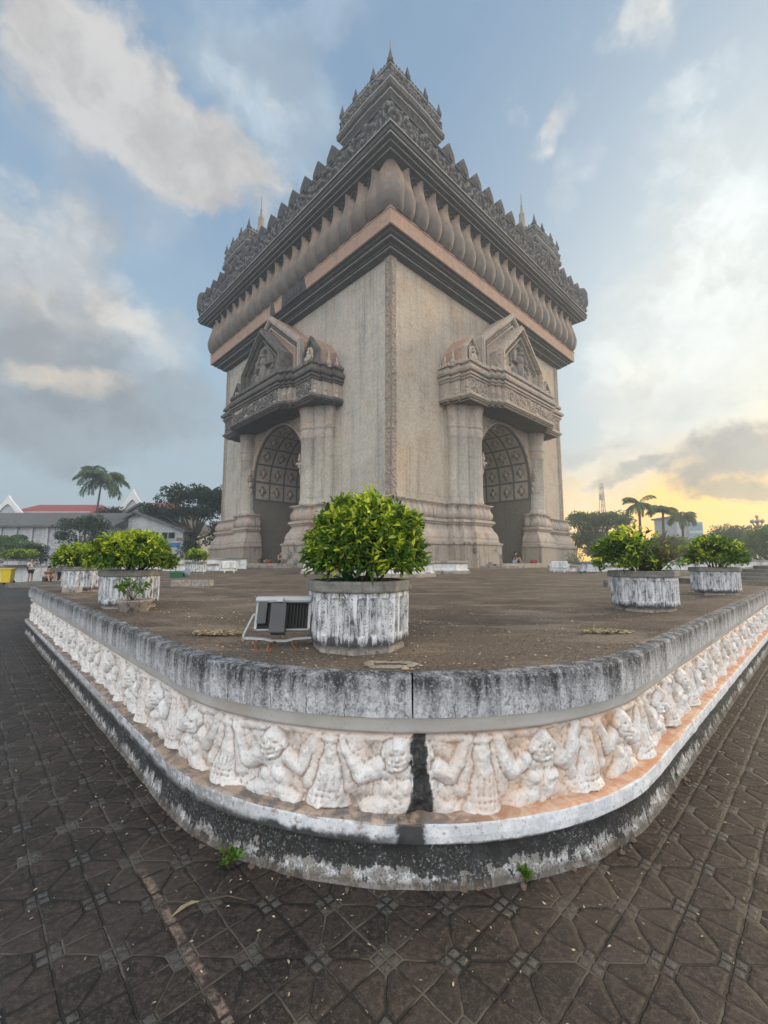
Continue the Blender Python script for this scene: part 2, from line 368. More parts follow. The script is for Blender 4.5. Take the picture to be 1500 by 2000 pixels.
# paving of diagonal stones with small setts at alternate joints
PA = R(44)
def m_paving(n, b, o):
    gp = n.new('ShaderNodeNewGeometry').outputs['Position']
    X, Y, Z = n.sep(gp); c, s_ = math.cos(PA), math.sin(PA); T = .1945
    wv = n.noise(gp, 6., 3); w2 = n.noise(n.vm('ADD', gp, (4, 9, 2)), 6., 3)
    a = n.m('ADD', n.m('MULTIPLY', X, c / T), n.m('MULTIPLY', Y, s_ / T)); a = n.m('ADD', a, n.m('MULTIPLY', n.m('SUBTRACT', wv, .5), .10)); a = n.m('ADD', a, 200.12)
    e = n.m('ADD', n.m('MULTIPLY', X, -s_ / T), n.m('MULTIPLY', Y, c / T)); e = n.m('ADD', e, n.m('MULTIPLY', n.m('SUBTRACT', w2, .5), .10)); e = n.m('ADD', e, 199.94)
    ia = n.m('FLOOR', a); ie = n.m('FLOOR', e); fa = n.m('FRACT', a); fe = n.m('FRACT', e)
    par = n.m('MODULO', n.m('ADD', ia, ie), 2.); odd = n.m('GREATER_THAN', par, .5)
    fa = n.m('ADD', n.m('MULTIPLY', fa, n.m('SUBTRACT', 1., n.m('MULTIPLY', odd, 2.))), odd)
    ga = n.m('SUBTRACT', 1., fa); ge = n.m('SUBTRACT', 1., fe)
    edge = n.m('MINIMUM', n.m('MINIMUM', fa, ga), n.m('MINIMUM', fe, ge))
    q = .245
    m1 = n.m('MAXIMUM', fa, fe); m2 = n.m('MAXIMUM', ga, ge)
    d1 = n.m('ABSOLUTE', n.m('SUBTRACT', m1, q)); d2 = n.m('ABSOLUTE', n.m('SUBTRACT', m2, q))
    in1 = n.m('LESS_THAN', m1, q); in2 = n.m('LESS_THAN', m2, q); sm = n.m('ADD', in1, in2)
    dg = n.m('ADD', n.m('MULTIPLY', n.m('ABSOLUTE', n.m('SUBTRACT', fa, fe)), .707), n.m('MULTIPLY', sm, 2.))
    d = n.m('MINIMUM', n.m('MINIMUM', edge, dg), n.m('MINIMUM', d1, d2))
    fine = n.noise(gp, 40, 6, .72); mid = n.noise(gp, 9, 6, .65); big = n.noise(gp, 1.1, 4)
    dn = n.m('ADD', d, n.m('MULTIPLY', n.m('SUBTRACT', fine, .5), .05))
    joint = n.ss(dn, .038, .016); worn = n.ss(dn, .11, .03)
    side = n.m('GREATER_THAN', fa, fe)
    pid = n.comb(n.m('ADD', ia, n.m('MULTIPLY', side, .31)), n.m('ADD', ie, n.m('MULTIPLY', in1, .27)), n.m('MULTIPLY', in2, .4))
    wn = n.new('ShaderNodeTexWhiteNoise'); n.link(pid, wn.inputs[0]); rnd = wn.outputs[0]; rc = wn.outputs[1]
    col = n.mix(rnd, (.019, .0155, .013), (.040, .030, .0235))
    col = n.mix(n.m('MULTIPLY', n.ss(n.sep(rc)[1], .5, 1.), .6), col, (.050, .036, .031))
    col = n.mix(sm, col, n.mix(rnd, (.075, .075, .070), (.11, .108, .10)))
    col = n.mix(n.m('MULTIPLY', n.ss(mid, .50, .62), .5), col, (.075, .052, .039))
    g2 = n.noise(gp, 130, 3, .7); col = n.mix(n.m('MULTIPLY', n.ss(fine, .51, .60), .55), col, (.095, .073, .058)); col = n.mix(n.m('MULTIPLY', n.ss(fine, .48, .40), .65), col, (.012, .010, .009)); col = n.mix(n.m('MULTIPLY', n.ss(g2, .56, .64), .4), col, (.15, .125, .105)); col = n.mix(n.m('MULTIPLY', n.ss(g2, .44, .38), .5), col, (.010, .009, .008))
    col = n.mix(n.m('MULTIPLY', n.ss(big, .5, .75), .35), col, (.055, .050, .040))
    # far, dusty paving in the open is paler
    dist = n.vm('LENGTH', gp); col = n.mix(n.m('MULTIPLY', n.ss(n.noise(gp, .5, 3), .45, .65), .4), col, (.12, .095, .075))
    # one pale worn strip along a joint line
    off = n.m('SUBTRACT', n.m('ADD', n.m('MULTIPLY', X, c), n.m('MULTIPLY', Y, s_)), .745)
    al = n.m('ADD', n.m('MULTIPLY', X, -s_), n.m('MULTIPLY', Y, c))
    off = n.m('ADD', off, n.m('MULTIPLY', n.m('SUBTRACT', mid, .5), .012))
    strip = n.m('MULTIPLY', n.m('MULTIPLY', n.ss(off, .0, .006), n.ss(off, .060, .046)), n.m('MULTIPLY', n.ss(al, 2.75, 2.45), n.ss(al, .6, 1.0)))
    strip = n.m('MULTIPLY', strip, n.ss(n.noise(gp, 9, 6, .7), .40, .52))
    col = n.mix(n.m('MULTIPLY', strip, .8), col, n.mix(n.ss(fine, .45, .57), (.13, .09, .07), (.28, .20, .15)))
    sand = n.m('ADD', .12, n.m('MULTIPLY', n.ss(n.noise(gp, 3.3, 5), .46, .60), .75))
    jc = n.mix(sand, (.011, .010, .009), (.13, .11, .085))
    col = n.mix(joint, col, jc)
    specks = n.m('MULTIPLY', n.ss(n.vor(gp, 26), .10, .05), n.m('GREATER_THAN', n.noise(gp, 7, 2), .60))
    col = n.mix(n.m('MULTIPLY', specks, .8), col, (.40, .36, .28))
    n.link(col, b.inputs['Base Color'])
    n.link(n.m('ADD', .46, n.m('MULTIPLY', mid, .3)), b.inputs['Roughness']); b.inputs['Specular IOR Level'].default_value = .3
    h = n.m('SUBTRACT', n.m('ADD', n.m('MULTIPLY', fine, .35), n.m('ADD', n.m('MULTIPLY', mid, .6), n.m('MULTIPLY', rnd, .25))), n.m('ADD', n.m('MULTIPLY', joint, 1.5), n.m('MULTIPLY', worn, .3)))
    bump(n, b, h, 1., .010)
M_pave = mat('diagonal_paving', m_paving)

def m_terrace(n, b, o):
    gp = n.new('ShaderNodeNewGeometry').outputs['Position']
    mid = n.noise(gp, 2.2, 7, .7, .3); big = n.noise(gp, .45, 5, .6); fine = n.noise(gp, 35, 5, .75); wide = n.noise(n.scale(gp, (1, 2.4, 1)), .9, 5, .65)
    col = n.mix(n.ss(mid, .32, .68), (.040, .029, .022), (.105, .078, .057))
    col = n.mix(n.m('MULTIPLY', n.ss(big, .45, .60), .6), col, (.17, .13, .10))
    col = n.mix(n.m('MULTIPLY', n.ss(wide, .50, .62), .75), col, (.27, .215, .165))
    col = n.mix(n.m('MULTIPLY', n.ss(n.noise(n.vm('ADD', gp, (2, 8, 0)), 1.3, 5), .55, .7), .6), col, (.040, .034, .032))
    col = n.mix(n.m('MULTIPLY', n.ss(fine, .51, .60), .6), col, (.22, .175, .135)); col = n.mix(n.m('MULTIPLY', n.ss(fine, .48, .40), .6), col, (.025, .019, .016)); grit = n.noise(gp, 110, 3, .7); col = n.mix(n.m('MULTIPLY', n.ss(grit, .55, .62), .7), col, (.34, .28, .22)); col = n.mix(n.m('MULTIPLY', n.ss(grit, .45, .39), .7), col, (.022, .018, .016))
    litter = n.m('MULTIPLY', n.ss(n.vor(gp, 34), .17, .08), n.ss(n.noise(gp, 1.5, 4, .7), .50, .62))
    col = n.mix(n.m('MULTIPLY', litter, .75), col, (.46, .38, .26))
    n.link(col, b.inputs['Base Color']); b.inputs['Roughness'].default_value = .72
    bump(n, b, n.m('ADD', n.m('ADD', fine, grit), n.m('MULTIPLY', mid, 2.)), .9, .008)
M_terr = mat('stained_terrace', m_terrace)

# ------------------------------------------------------------------ platform plan: rounded corner
Q = np.array([.13, 1.38]); UR2 = np.array([math.cos(PA), math.sin(PA)]); UL2 = np.array([-math.sin(PA), math.cos(PA)])
RC = 2.2; CEN = Q + RC * (UR2 + UL2); ARC = RC * PI / 4
LL, LR = 9.3 + ARC, 9.75 + ARC
def curve(s, off=0.):
    """point on the outer line at arc length s (numpy), moved inwards by off"""
    s = np.asarray(s, float)
    out = np.zeros(s.shape + (2,)); nin = np.zeros(s.shape + (2,))
    am = np.abs(s) <= ARC
    # apex direction (outward) = -(UR+UL)/sqrt2
    base = math.atan2(-(UR2 + UL2)[1], -(UR2 + UL2)[0])
    ang = base + s / RC
    o = np.stack([np.cos(ang), np.sin(ang)], -1)
    out[...] = CEN + o * RC; nin[...] = -o
    r = s > ARC; l = s < -ARC
    pr = Q + UR2 * RC; plf = Q + UL2 * RC
    out[r] = pr + np.outer(s[r] - ARC, UR2); nin[r] = UL2
    out[l] = plf + np.outer(-s[l] - ARC, UL2); nin[l] = UR2
    off = np.asarray(off, float)
    return out + nin * (off[..., None] if off.ndim else off)
def ssamp(near=.03, far=.12):
    a = list(np.arange(-3.2, 3.2001, near)); l = list(np.arange(-LL, -3.2, far)); r = list(np.arange(3.2 + far, LR, far)) + [LR]
    return np.array(l + a + r)
def sweep(mb, prof, s, jitter=0., seed=1, smooth=False):
    """prof list of (off,z)"""
    P = np.zeros((len(s), len(prof), 3))
    for j, (o, z) in enumerate(prof):
        jo = (fbm(s * 6, np.full_like(s, j * 7.3), 4, seed) - .47) * jitter; jz = (fbm(s * 6, np.full_like(s, j * 5.1 + 90), 4, seed + 9) - .47) * jitter
        P[:, j, :2] = curve(s, o + jo); P[:, j, 2] = z + jz
    mb.grid(P, smooth)
    return P
wall = empty('terrace_wall', (0, 0, 0), 0, 'low rounded terrace wall with white figure relief band and black stained coping', 'wall')
TOP = 1.0
# slab of the coping: face and top (the top carries on into the terrace floor)
def m_coping(n, b, o):
    v = obj(n); X, Y, Z = n.sep(v)
    st = n.noise(n.scale(v, (11, 11, 1.6)), 1., 6, .7); st2 = n.noise(n.vm('ADD', n.scale(v, (34, 34, 5)), (1, 5, 2)), 1., 5, .7)
    mid = n.noise(v, 7, 7, .72, .6); fine = n.noise(v, 70, 5, .75); blot = n.noise(v, 22, 5, .7)
    col = n.mix(n.ss(mid, .35, .65), (.36, .37, .39), (.62, .64, .67))
    top = n.ss(Z, .84, .985)
    d = n.m('ADD', n.m('ADD', n.m('MULTIPLY', st, .50), n.m('MULTIPLY', st2, .2)), n.m('ADD', n.m('MULTIPLY', mid, .3), n.m('MULTIPLY', top, .115)))
    col = n.mix(n.m('MULTIPLY', n.ss(d, .46, .58), .75), col, (.15, .155, .165))
    col = n.mix(n.m('MULTIPLY', n.ss(d, .56, .66), .92), col, (.028, .028, .030))
    col = n.mix(n.m('MULTIPLY', n.ss(blot, .55, .61), .5), col, (.045, .047, .05))
    col = n.mix(n.m('MULTIPLY', n.ss(fine, .54, .62), .40), col, (.70, .72, .74))
    col = n.mix(n.m('MULTIPLY', n.ss(fine, .46, .40), .5), col, (.05, .05, .052))
    wob = n.m('MULTIPLY', n.m('SUBTRACT', n.noise(v, 12, 3), .5), .05)
    for x0, z0 in ((-.41, .90), (-.20, .93), (-.62, .88), (.36, .88), (-.9, .92), (.95, .9)):
        k = n.m('MULTIPLY', n.ss(n.m('ABSOLUTE', n.m('SUBTRACT', n.m('ADD', X, wob), x0)), .0028, .001), n.ss(Z, z0 + .02, z0 - .02))
        col = n.mix(n.m('MULTIPLY', k, .8), col, (.03, .03, .032))
    n.link(col, b.inputs['Base Color']); b.inputs['Roughness'].default_value = .85
    bump(n, b, n.m('ADD', n.m('MULTIPLY', fine, 1.2), n.m('MULTIPLY', mid, 2.)), .6, .005)
M_cop = mat('black_streaked_coping', m_coping)
ss_ = ssamp()
gap = .0045
for side, seg in ((-1, ss_[ss_ < 0]), (1, ss_[ss_ > 0])):
    seg = np.append(seg, -gap) if side < 0 else np.insert(seg, 0, gap)
    mb = MB(); sweep(mb, [(.30, .79), (.03, .785), (0., .795), (-.004, .90), (0., .985), (.008, TOP - .004), (.03, TOP + .001), (.10, TOP + .004)], seg, .008, 3)
    P = curve(seg[[0, -1]]);
    mb.build('coping', M_cop, wall)
mb = MB(); sweep(mb, [(.12, .66), (.12, .695), (.062, .70), (.055, .715), (.045, .75), (.032, .775), (.03, .80), (.2, .80)], ss_, .003, 5, True)
def m_cove(n, b, o):
    v = obj(n); k = n.noise(v, 3, 5, .6); f_ = n.noise(v, 30, 4, .7)
    col = n.mix(n.ss(k, .3, .7), (.50, .49, .47), (.60, .60, .59)); col = n.mix(n.m('MULTIPLY', n.ss(f_, .58, .75), .5), col, (.26, .25, .24))
    col = n.mix(n.m('MULTIPLY', n.ss(n.noise(n.vm('ADD', v, (4, 4, 4)), 1.4, 3), .58, .66), .35), col, (.48, .38, .31))
    n.link(col, b.inputs['Base Color']); b.inputs['Roughness'].default_value = .7; bump(n, b, f_, .2, .002)
M_cove = mat('grey_cove', m_cove); mb.build('cove', M_cove, wall)

# ---- relief band: kneeling figures and bell-shaped tassels, sculpted as a height field
def smax(a, b, k):
    h = np.clip(.5 + .5 * (a - b) / k, 0, 1); return b * (1 - h) + a * h + k * h * (1 - h)
class HF:
    def __init__(s, U, V): s.U = U; s.V = V; s.H = np.zeros_like(U)
    def seg(s, a, b, r0, r1, h0, h1, k=.012, base=0.):
        ax, ay = a; bx, by = b; dx, dy = bx - ax, by - ay; L = dx * dx + dy * dy + 1e-9
        t = np.clip(((s.U - ax) * dx + (s.V - ay) * dy) / L, 0, 1)
        d = np.hypot(s.U - ax - dx * t, s.V - ay - dy * t); r = r0 + (r1 - r0) * t; h = h0 + (h1 - h0) * t
        q = np.sqrt(np.clip(1 - (d / r) ** 2, 0, 1)) * h + np.where(d < r, 0, -(d - r) * 3)
        s.H = smax(s.H, q, k); return s
    def ell(s, c, rx, ry, h, rot=0., k=.012):
        x = s.U - c[0]; y = s.V - c[1]; cr, sr = math.cos(rot), math.sin(rot); x, y = x * cr + y * sr, -x * sr + y * cr
        d = np.hypot(x / rx, y / ry); q = np.sqrt(np.clip(1 - d * d, 0, 1)) * h + np.where(d < 1, 0, -(d - 1) * .15)
        s.H = smax(s.H, q, k); return s
    def dent(s, c, rx, ry, h, rot=0.):
        x = s.U - c[0]; y = s.V - c[1]; cr, sr = math.cos(rot), math.sin(rot); x, y = x * cr + y * sr, -x * sr + y * cr
        s.H = s.H - h * np.exp(-((x / rx) ** 2 + (y / ry) ** 2)); return s
def motif(U, V, w):
    """U in -w/2..w/2 about a tassel, V height 0..0.42"""
    f = HF(U, V); c = w / 2
    for sg in (-1, 1):
        X = lambda x: sg * x
        f.ell((X(c), .12), .125, .115, .088)                   # belly
        f.ell((X(c), .23), .12, .055, .075)                   # chest and shoulders
        f.seg((X(c - .055), .085), (X(c - .155), .045), .058, .042, .088, .06)    # thigh
        f.seg((X(c - .155), .05), (X(c - .085), .018), .036, .03, .066, .05)       # shin
        f.ell((X(c - .165), .014), .052, .022, .060)          # foot
        f.ell((X(c - .05), .155), .05, .045, .098)
        f.seg((X(c - .10), .245), (X(c - .175), .205), .055, .050, .085, .095)     # upper arm
        f.seg((X(c - .175), .205), (X(.075), .375), .050, .032, .092, .064)        # forearm rising to the tassel
        f.seg((X(c - .02), .40), (X(.07), .385), .030, .022, .045, .04)            # garland
        f.seg((X(.058), .36), (X(.125), .155), .026, .050, .045, .062)             # leaf fold
        f.ell((X(.125), .135), .048, .042, .066, sg * .6)
        f.seg((X(.135), .17), (X(.09), .06), .02, .024, .04, .034)
    for sg in (-1, 1):                                       # head straddles the tile edge, drawn from both sides
        hx = sg * c
        f.ell((hx, .318), .088, .088, .118); f.ell((hx, .272), .072, .05, .122)   # skull, jaw
        f.ell((hx, .352), .060, .022, .118); f.ell((hx, .305), .017, .026, .145, 0, .006)   # brow, nose
        for q in (-1, 1):
            f.dent((hx + q * .030, .322), .015, .010, .018); f.ell((hx + q * .075, .31), .018, .032, .085)
            f.ell((hx + q * .038, .287), .022, .018, .122, 0, .006)
        f.dent((hx, .268), .030, .0055, .016); f.ell((hx, .256), .026, .009, .128, 0, .004); f.dent((hx, .241), .03, .006, .008)
        f.dent((hx, .17), .004, .05, .010)
    f.seg((0, .385), (0, .30), .040, .046, .06, .072); f.ell((0, .372), .062, .03, .072)
    bell = np.clip((.345 - V) / .30, 0, 1); wd = .045 + .085 * bell ** 1.1
    hb = np.sqrt(np.clip(1 - (U / wd) ** 2, 0, 1)) * (.055 + .055 * bell); hb = np.where((V < .345) & (V > .035), hb, -.05)
    f.H = smax(f.H, hb, .015)
    f.H = f.H + .004 * np.sin(U * 170) * (np.abs(U) < wd * .9) * (V < .20) * (V > .05)
    f.dent((0, .085), .11, .006, .008); f.dent((0, .115), .10, .005, .006); f.ell((0, .028), .035, .03, .06)
    return f.H
ZR0, ZR1 = .275, .705
def relief_mesh(s, nz, seed):
    z = np.linspace(ZR0, ZR1, nz); SS, ZZ = np.meshgrid(s, z, indexing='ij')
    w = .72
    loc = np.where(SS < 0, SS + .46, SS - .38); k = np.round(loc / w)
    U = loc - k * w; V = ZZ - ZR0 - .012 * np.sin(k * 2.3)
    wb = (fbm(SS * 6, ZZ * 6, 3, seed) - .45) * .08; wb2 = (fbm(SS * 6 + 40, ZZ * 6, 3, seed + 2) - .45) * .06
    U2 = U + wb * 1.1; V2 = V + wb2 * .8
    H = motif(U2, V2, w); H = smax(H, .026 + .045 * (fbm(SS * 9, ZZ * 9, 3, 61) - .35), .02); H = np.clip(H, -.02, .2)
    H = H * (.9 + .3 * (fbm(k * 3.7 + .5, ZZ * 2, 2, 5) - .4))
    H = H + (fbm(SS * 9, ZZ * 9, 3, seed + 14) - .45) * .030 + (fbm(SS * 22, ZZ * 22, 3, seed + 4) - .45) * .020 + (fbm(SS * 75, ZZ * 75, 3, seed + 8) - .45) * .011
    H = H * np.clip((ZR1 + .01 - ZZ) / .03, .3, 1)
    cr = np.exp(-((SS - .03) / .045) ** 2); H = H * (1 - .75 * cr) + cr * ((fbm(SS * 18, ZZ * 18, 4, 31) - .3) * .09)
    P = np.zeros(SS.shape + (3,))
    P[..., :2] = curve(SS, .108 - H * .84 - .032 * np.exp(-(ZZ - ZR0) / .03) - .02 * (fbm(SS * 5, ZZ * 9, 3, 77) - .4) * np.exp(-(ZZ - ZR0) / .06)); P[..., 2] = ZZ
    return P, H
def sadapt():
    s = [0.]; 
    while s[-1] < 11.9: s.append(s[-1] + (.0055 if s[-1] < 2.6 else min(.022, .0055 + (s[-1] - 2.6) * .004)))
    a = np.array(s); r = a[a < LR - .15]; l = -a[(a < LL - .15) & (a > 0)][::-1]
    return np.concatenate([l, r])
sr = sadapt(); P, H = relief_mesh(sr, 74, 11)
mb = MB(); mb.grid(P, True)
def m_relief(n, b, o):
    v = obj(n); X, Y, Z = n.sep(v)
    at = n.new('ShaderNodeAttribute', attribute_name='height').outputs['Fac']
    mid = n.noise(v, 6, 6, .68, .4); fine = n.noise(v, 55, 5, .72); big = n.noise(v, 1.7, 4)
    col = n.mix(n.ss(mid, .35, .68), (.66, .655, .65), (.78, .79, .80))
    xr = n.ss(X, -.9, 1.2)
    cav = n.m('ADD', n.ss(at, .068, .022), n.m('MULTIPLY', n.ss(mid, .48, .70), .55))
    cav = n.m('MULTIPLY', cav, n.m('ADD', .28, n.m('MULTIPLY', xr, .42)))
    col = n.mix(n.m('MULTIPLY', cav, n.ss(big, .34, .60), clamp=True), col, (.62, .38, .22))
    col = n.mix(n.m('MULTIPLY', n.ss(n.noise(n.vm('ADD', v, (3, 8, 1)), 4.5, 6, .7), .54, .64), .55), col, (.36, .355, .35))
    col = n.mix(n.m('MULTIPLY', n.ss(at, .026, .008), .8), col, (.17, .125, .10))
    col = n.mix(n.m('MULTIPLY', n.ss(fine, .55, .62), .45), col, (.34, .32, .30))
    col = n.mix(n.m('MULTIPLY', n.m('MULTIPLY', n.ss(Z, .665, .70), n.ss(mid, .4, .55)), .7), col, (.26, .17, .12))
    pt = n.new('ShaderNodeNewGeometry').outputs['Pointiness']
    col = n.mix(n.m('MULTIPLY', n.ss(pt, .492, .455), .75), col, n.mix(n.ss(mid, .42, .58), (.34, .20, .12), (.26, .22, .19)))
    gr = n.noise(n.vm('ADD', v, (9, 1, 4)), 17, 7, .75); col = n.mix(n.m('MULTIPLY', n.ss(gr, .535, .61), .26), col, (.33, .30, .27))
    pe = n.noise(n.vm('ADD', v, (1, 6, 2)), 3.2, 6, .7); col = n.mix(n.m('MULTIPLY', n.ss(pe, .50, .58), n.m('ADD', .10, n.m('MULTIPLY', xr, .35))), col, (.60, .42, .30))
    # mould that ran down from the crack in the coping
    dx = n.m('ABSOLUTE', n.m('SUBTRACT', X, n.m('ADD', .185, n.m('MULTIPLY', n.m('SUBTRACT', mid, .5), .16))))
    wide = n.m('ADD', .045, n.m('MULTIPLY', n.ss(Z, .50, .28), .045))
    blk = n.ss(n.m('DIVIDE', dx, wide), 1.05, .75)
    col = n.mix(n.m('MULTIPLY', blk, .97), col, n.mix(n.ss(fine, .5, .75), (.018, .019, .02), (.09, .095, .095)))
    n.link(col, b.inputs['Base Color']); b.inputs['Roughness'].default_value = .62; b.inputs['Specular IOR Level'].default_value = .35
    bump(n, b, n.m('ADD', fine, n.m('MULTIPLY', mid, .8)), .45, .004)
M_rel = mat('painted_relief', m_relief)
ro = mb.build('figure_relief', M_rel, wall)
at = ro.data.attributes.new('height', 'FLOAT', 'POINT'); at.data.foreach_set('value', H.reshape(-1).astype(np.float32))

def m_ledge(n, b, o):
    v = obj(n); X, Y, Z = n.sep(v)
    nz = n.sep(n.new('ShaderNodeNewGeometry').outputs['Normal'])[2]
    mid = n.noise(v, 8, 6, .7, .5); fine = n.noise(v, 60, 5, .72); big = n.noise(v, 1.6, 5, .6)
    ch = n.noise(n.vm('ADD', v, (2, 4, 4)), 26, 7, .75); col = n.mix(n.ss(mid, .42, .58), (.58, .61, .66), (.74, .77, .81)); col = n.mix(n.m('MULTIPLY', n.ss(ch, .56, .60), .65), col, (.30, .26, .24)); col = n.mix(n.m('MULTIPLY', n.ss(fine, .47, .40), .3), col, (.36, .36, .37))
    col = n.mix(n.m('MULTIPLY', n.ss(ch, .615, .64), .8), col, (.42, .24, .17))
    xr = n.ss(X, .2, .75); xl = n.ss(X, -.3, -1.1)
    # the left end is overgrown with black algae, the right one still white
    dk = n.m('ADD', n.m('MULTIPLY', n.ss(n.m('ADD', n.m('MULTIPLY', mid, .6), n.m('MULTIPLY', big, .4)), .56, .44), 1.), 0.)
    lowe = n.ss(n.m('ADD', Z, n.m('MULTIPLY', n.m('SUBTRACT', mid, .5), .11)), .262, .225)
    lowf = n.ss(n.m('ADD', Z, n.m('MULTIPLY', n.m('SUBTRACT', mid, .5), .05)), .222, .205)
    col = n.mix(n.m('MULTIPLY', n.m('MULTIPLY', lowe, .94), n.m('SUBTRACT', 1., n.ss(X, -.15, .35))), col, (.022, .023, .024))
    col = n.mix(n.m('MULTIPLY', lowf, .9), col, (.06, .06, .06))
    col = n.mix(n.m('MULTIPLY', n.m('MULTIPLY', xl, n.ss(n.m('ADD', n.m('MULTIPLY', mid, .6), n.m('MULTIPLY', fine, .4)), .44, .54)), .75), col, (.13, .125, .12))
    blk = n.ss(n.m('ABSOLUTE', n.m('SUBTRACT', X, n.m('ADD', .14, n.m('MULTIPLY', n.m('SUBTRACT', mid, .5), .20)))), .085, .05)
    col = n.mix(n.m('MULTIPLY', blk, .95), col, (.026, .027, .028))
    # rust-coloured deposit on the upper surface
    up = n.ss(nz, .55, .85)
    rust = n.mix(n.ss(mid, .38, .62), (.52, .24, .11), (.62, .42, .30))
    tpc = n.mix(n.ss(X, .1, .9), n.mix(n.ss(mid, .4, .6), (.12, .10, .085), (.42, .30, .22)), rust)
    col = n.mix(n.m('MULTIPLY', up, .9), col, tpc)
    n.link(col, b.inputs['Base Color']); b.inputs['Roughness'].default_value = .8
    bump(n, b, n.m('ADD', fine, n.m('MULTIPLY', mid, 1.5)), .5, .004)
M_led = mat('white_ledge', m_ledge)
mb = MB(); sweep(mb, [(.20, .322), (.13, .318), (.07, .315), (.0, .311), (-.016, .304), (-.022, .296), (-.024, .25), (-.022, .216), (-.014, .206), (.05, .202)], ss_, .012, 21)
mb.build('ledge', M_led, wall)
def m_plinth(n, b, o):
    v = obj(n); X, Y, Z = n.sep(v)
    mid = n.noise(v, 12, 9, .78, .3); fine = n.noise(v, 70, 6, .78); big = n.noise(v, 2.4, 6, .7); st = n.noise(n.scale(v, (22, 22, 6)), 1., 7, .75)
    col = n.mix(n.ss(mid, .47, .53), (.27, .265, .255), (.62, .64, .67))
    col = n.mix(n.m('MULTIPLY', n.ss(n.noise(n.vm('ADD', v, (2, 2, 7)), 13, 4), .52, .66), .6), col, (.26, .21, .16))
    d = n.m('ADD', n.m('ADD', n.m('MULTIPLY', st, .35), n.m('MULTIPLY', mid, .45)), n.m('ADD', n.m('MULTIPLY', n.m('ADD', n.m('MULTIPLY', n.m('SUBTRACT', big, .5), 1.6), .5), .34), n.m('MULTIPLY', n.ss(Z, .04, .17), .17)))
    col = n.mix(n.m('MULTIPLY', n.ss(d, .585, .61), .95), col, (.020, .021, .022))
    col = n.mix(n.m('MULTIPLY', n.m('MULTIPLY', n.ss(fine, .55, .62), n.ss(big, .45, .55)), .6), col, (.46, .47, .48))
    col = n.mix(n.m('MULTIPLY', n.ss(fine, .47, .40), .65), col, (.03, .03, .03))
    col = n.mix(n.m('MULTIPLY', n.ss(n.m('ADD', Z, n.m('MULTIPLY', n.m('SUBTRACT', mid, .5), .06)), .05, .015), .75), col, (.095, .078, .062))
    n.link(col, b.inputs['Base Color']); b.inputs['Roughness'].default_value = .9
    bump(n, b, n.m('ADD', fine, n.m('MULTIPLY', mid, 2.)), .7, .006)
M_pli = mat('algae_plinth', m_plinth)
mb = MB(); sweep(mb, [(.08, .225), (.045, .212), (.03, .20), (.022, .15), (.014, .10), (.006, .05), (-.004, .012), (-.03, -.02)], ss_, .026, 33); mb.build('plinth', M_pli, wall)
# end returns of the wall (turning inwards)
for s0, dr, tn, L in ((-LL, UR2, UL2, 3.2), (LR, UL2, UR2, 3.2)):
    p = curve(np.array([s0]))[0]
    for nm, z0, z1, o, m in (('coping', .785, TOP - .002, .0, M_cop), ('cove', .70, .787, -.04, M_cove), ('plinth', -.02, .215, -.012, M_pli), ('ledge', .212, .30, .0, M_led), ('end_block', .29, .72, -.12, M_rel)):
        mb = MB(); a = p - dr * o * .5; 
        q = [a - tn * .3, a + tn * o, a + tn * o + dr * L, a - tn * .3 + dr * L]
        q = [p + dr * (-o) - tn * .4, p + dr * (-o) + tn * o, p + dr * L + tn * o, p + dr * L - tn * .4]
        mb.prism([tuple(x) for x in q], lambda x, y: (x, y, z0), lambda x, y: (x, y, z1)); mb.build(nm, m, wall, True)

# ------------------------------------------------------------------ ground and terrace floor
mb = MB(); mb.add([(-185, -30, 0), (185, -30, 0), (185, 190, 0), (-185, 190, 0)], [(0, 1, 2, 3)]); mb.build('paving', M_pave, kind='structure')
sa = np.concatenate([np.arange(-LL, LR, .08), [LR]]); out = curve(sa, .075)
def ab(a, b): return Q + UR2 * a + UL2 * b
poly = [tuple(p) for p in out] + [tuple(ab(LR - ARC + RC - .02, 3.3)), tuple(ab(52, 3.3)), tuple(ab(52, 52)), tuple(ab(3.3, 52)), tuple(ab(3.3, LL - ARC + RC - .02))]
mb = MB(); n_ = len(poly); mb.add([(x, y, TOP) for x, y in poly], [tuple(range(n_))]); mb.add([(x, y, TOP - .2) for x, y in poly] + [(x, y, TOP) for x, y in poly], [(i, (i + 1) % n_, n_ + (i + 1) % n_, n_ + i) for i in range(len(sa), n_ - 1)])
mb.build('terrace_floor', M_terr, kind='structure')

# coping strip lying along the straight runs
for s0, s1 in ((-LL + .05, -1.55), (1.75, LR - .05)):
    seg = np.arange(s0, s1, .06); mb = MB(); P = sweep(mb, [(.085, TOP + .001), (.095, TOP + .009), (.30, TOP + .011), (.50, TOP + .009), (.515, TOP + .001)], seg, .008, 44)
    kz = np.clip(np.minimum(seg - s0, s1 - seg) / .25, 0, 1)[:, None]; zz = TOP - .004 + (P[..., 2] - TOP + .004) * kz; zz[:, [0, -1]] = TOP - .006; P[..., 2] = zz; mb.v = [tuple(p) for p in P.reshape(-1, 3).tolist()]; mb.build('coping_top', M_terr, wall)

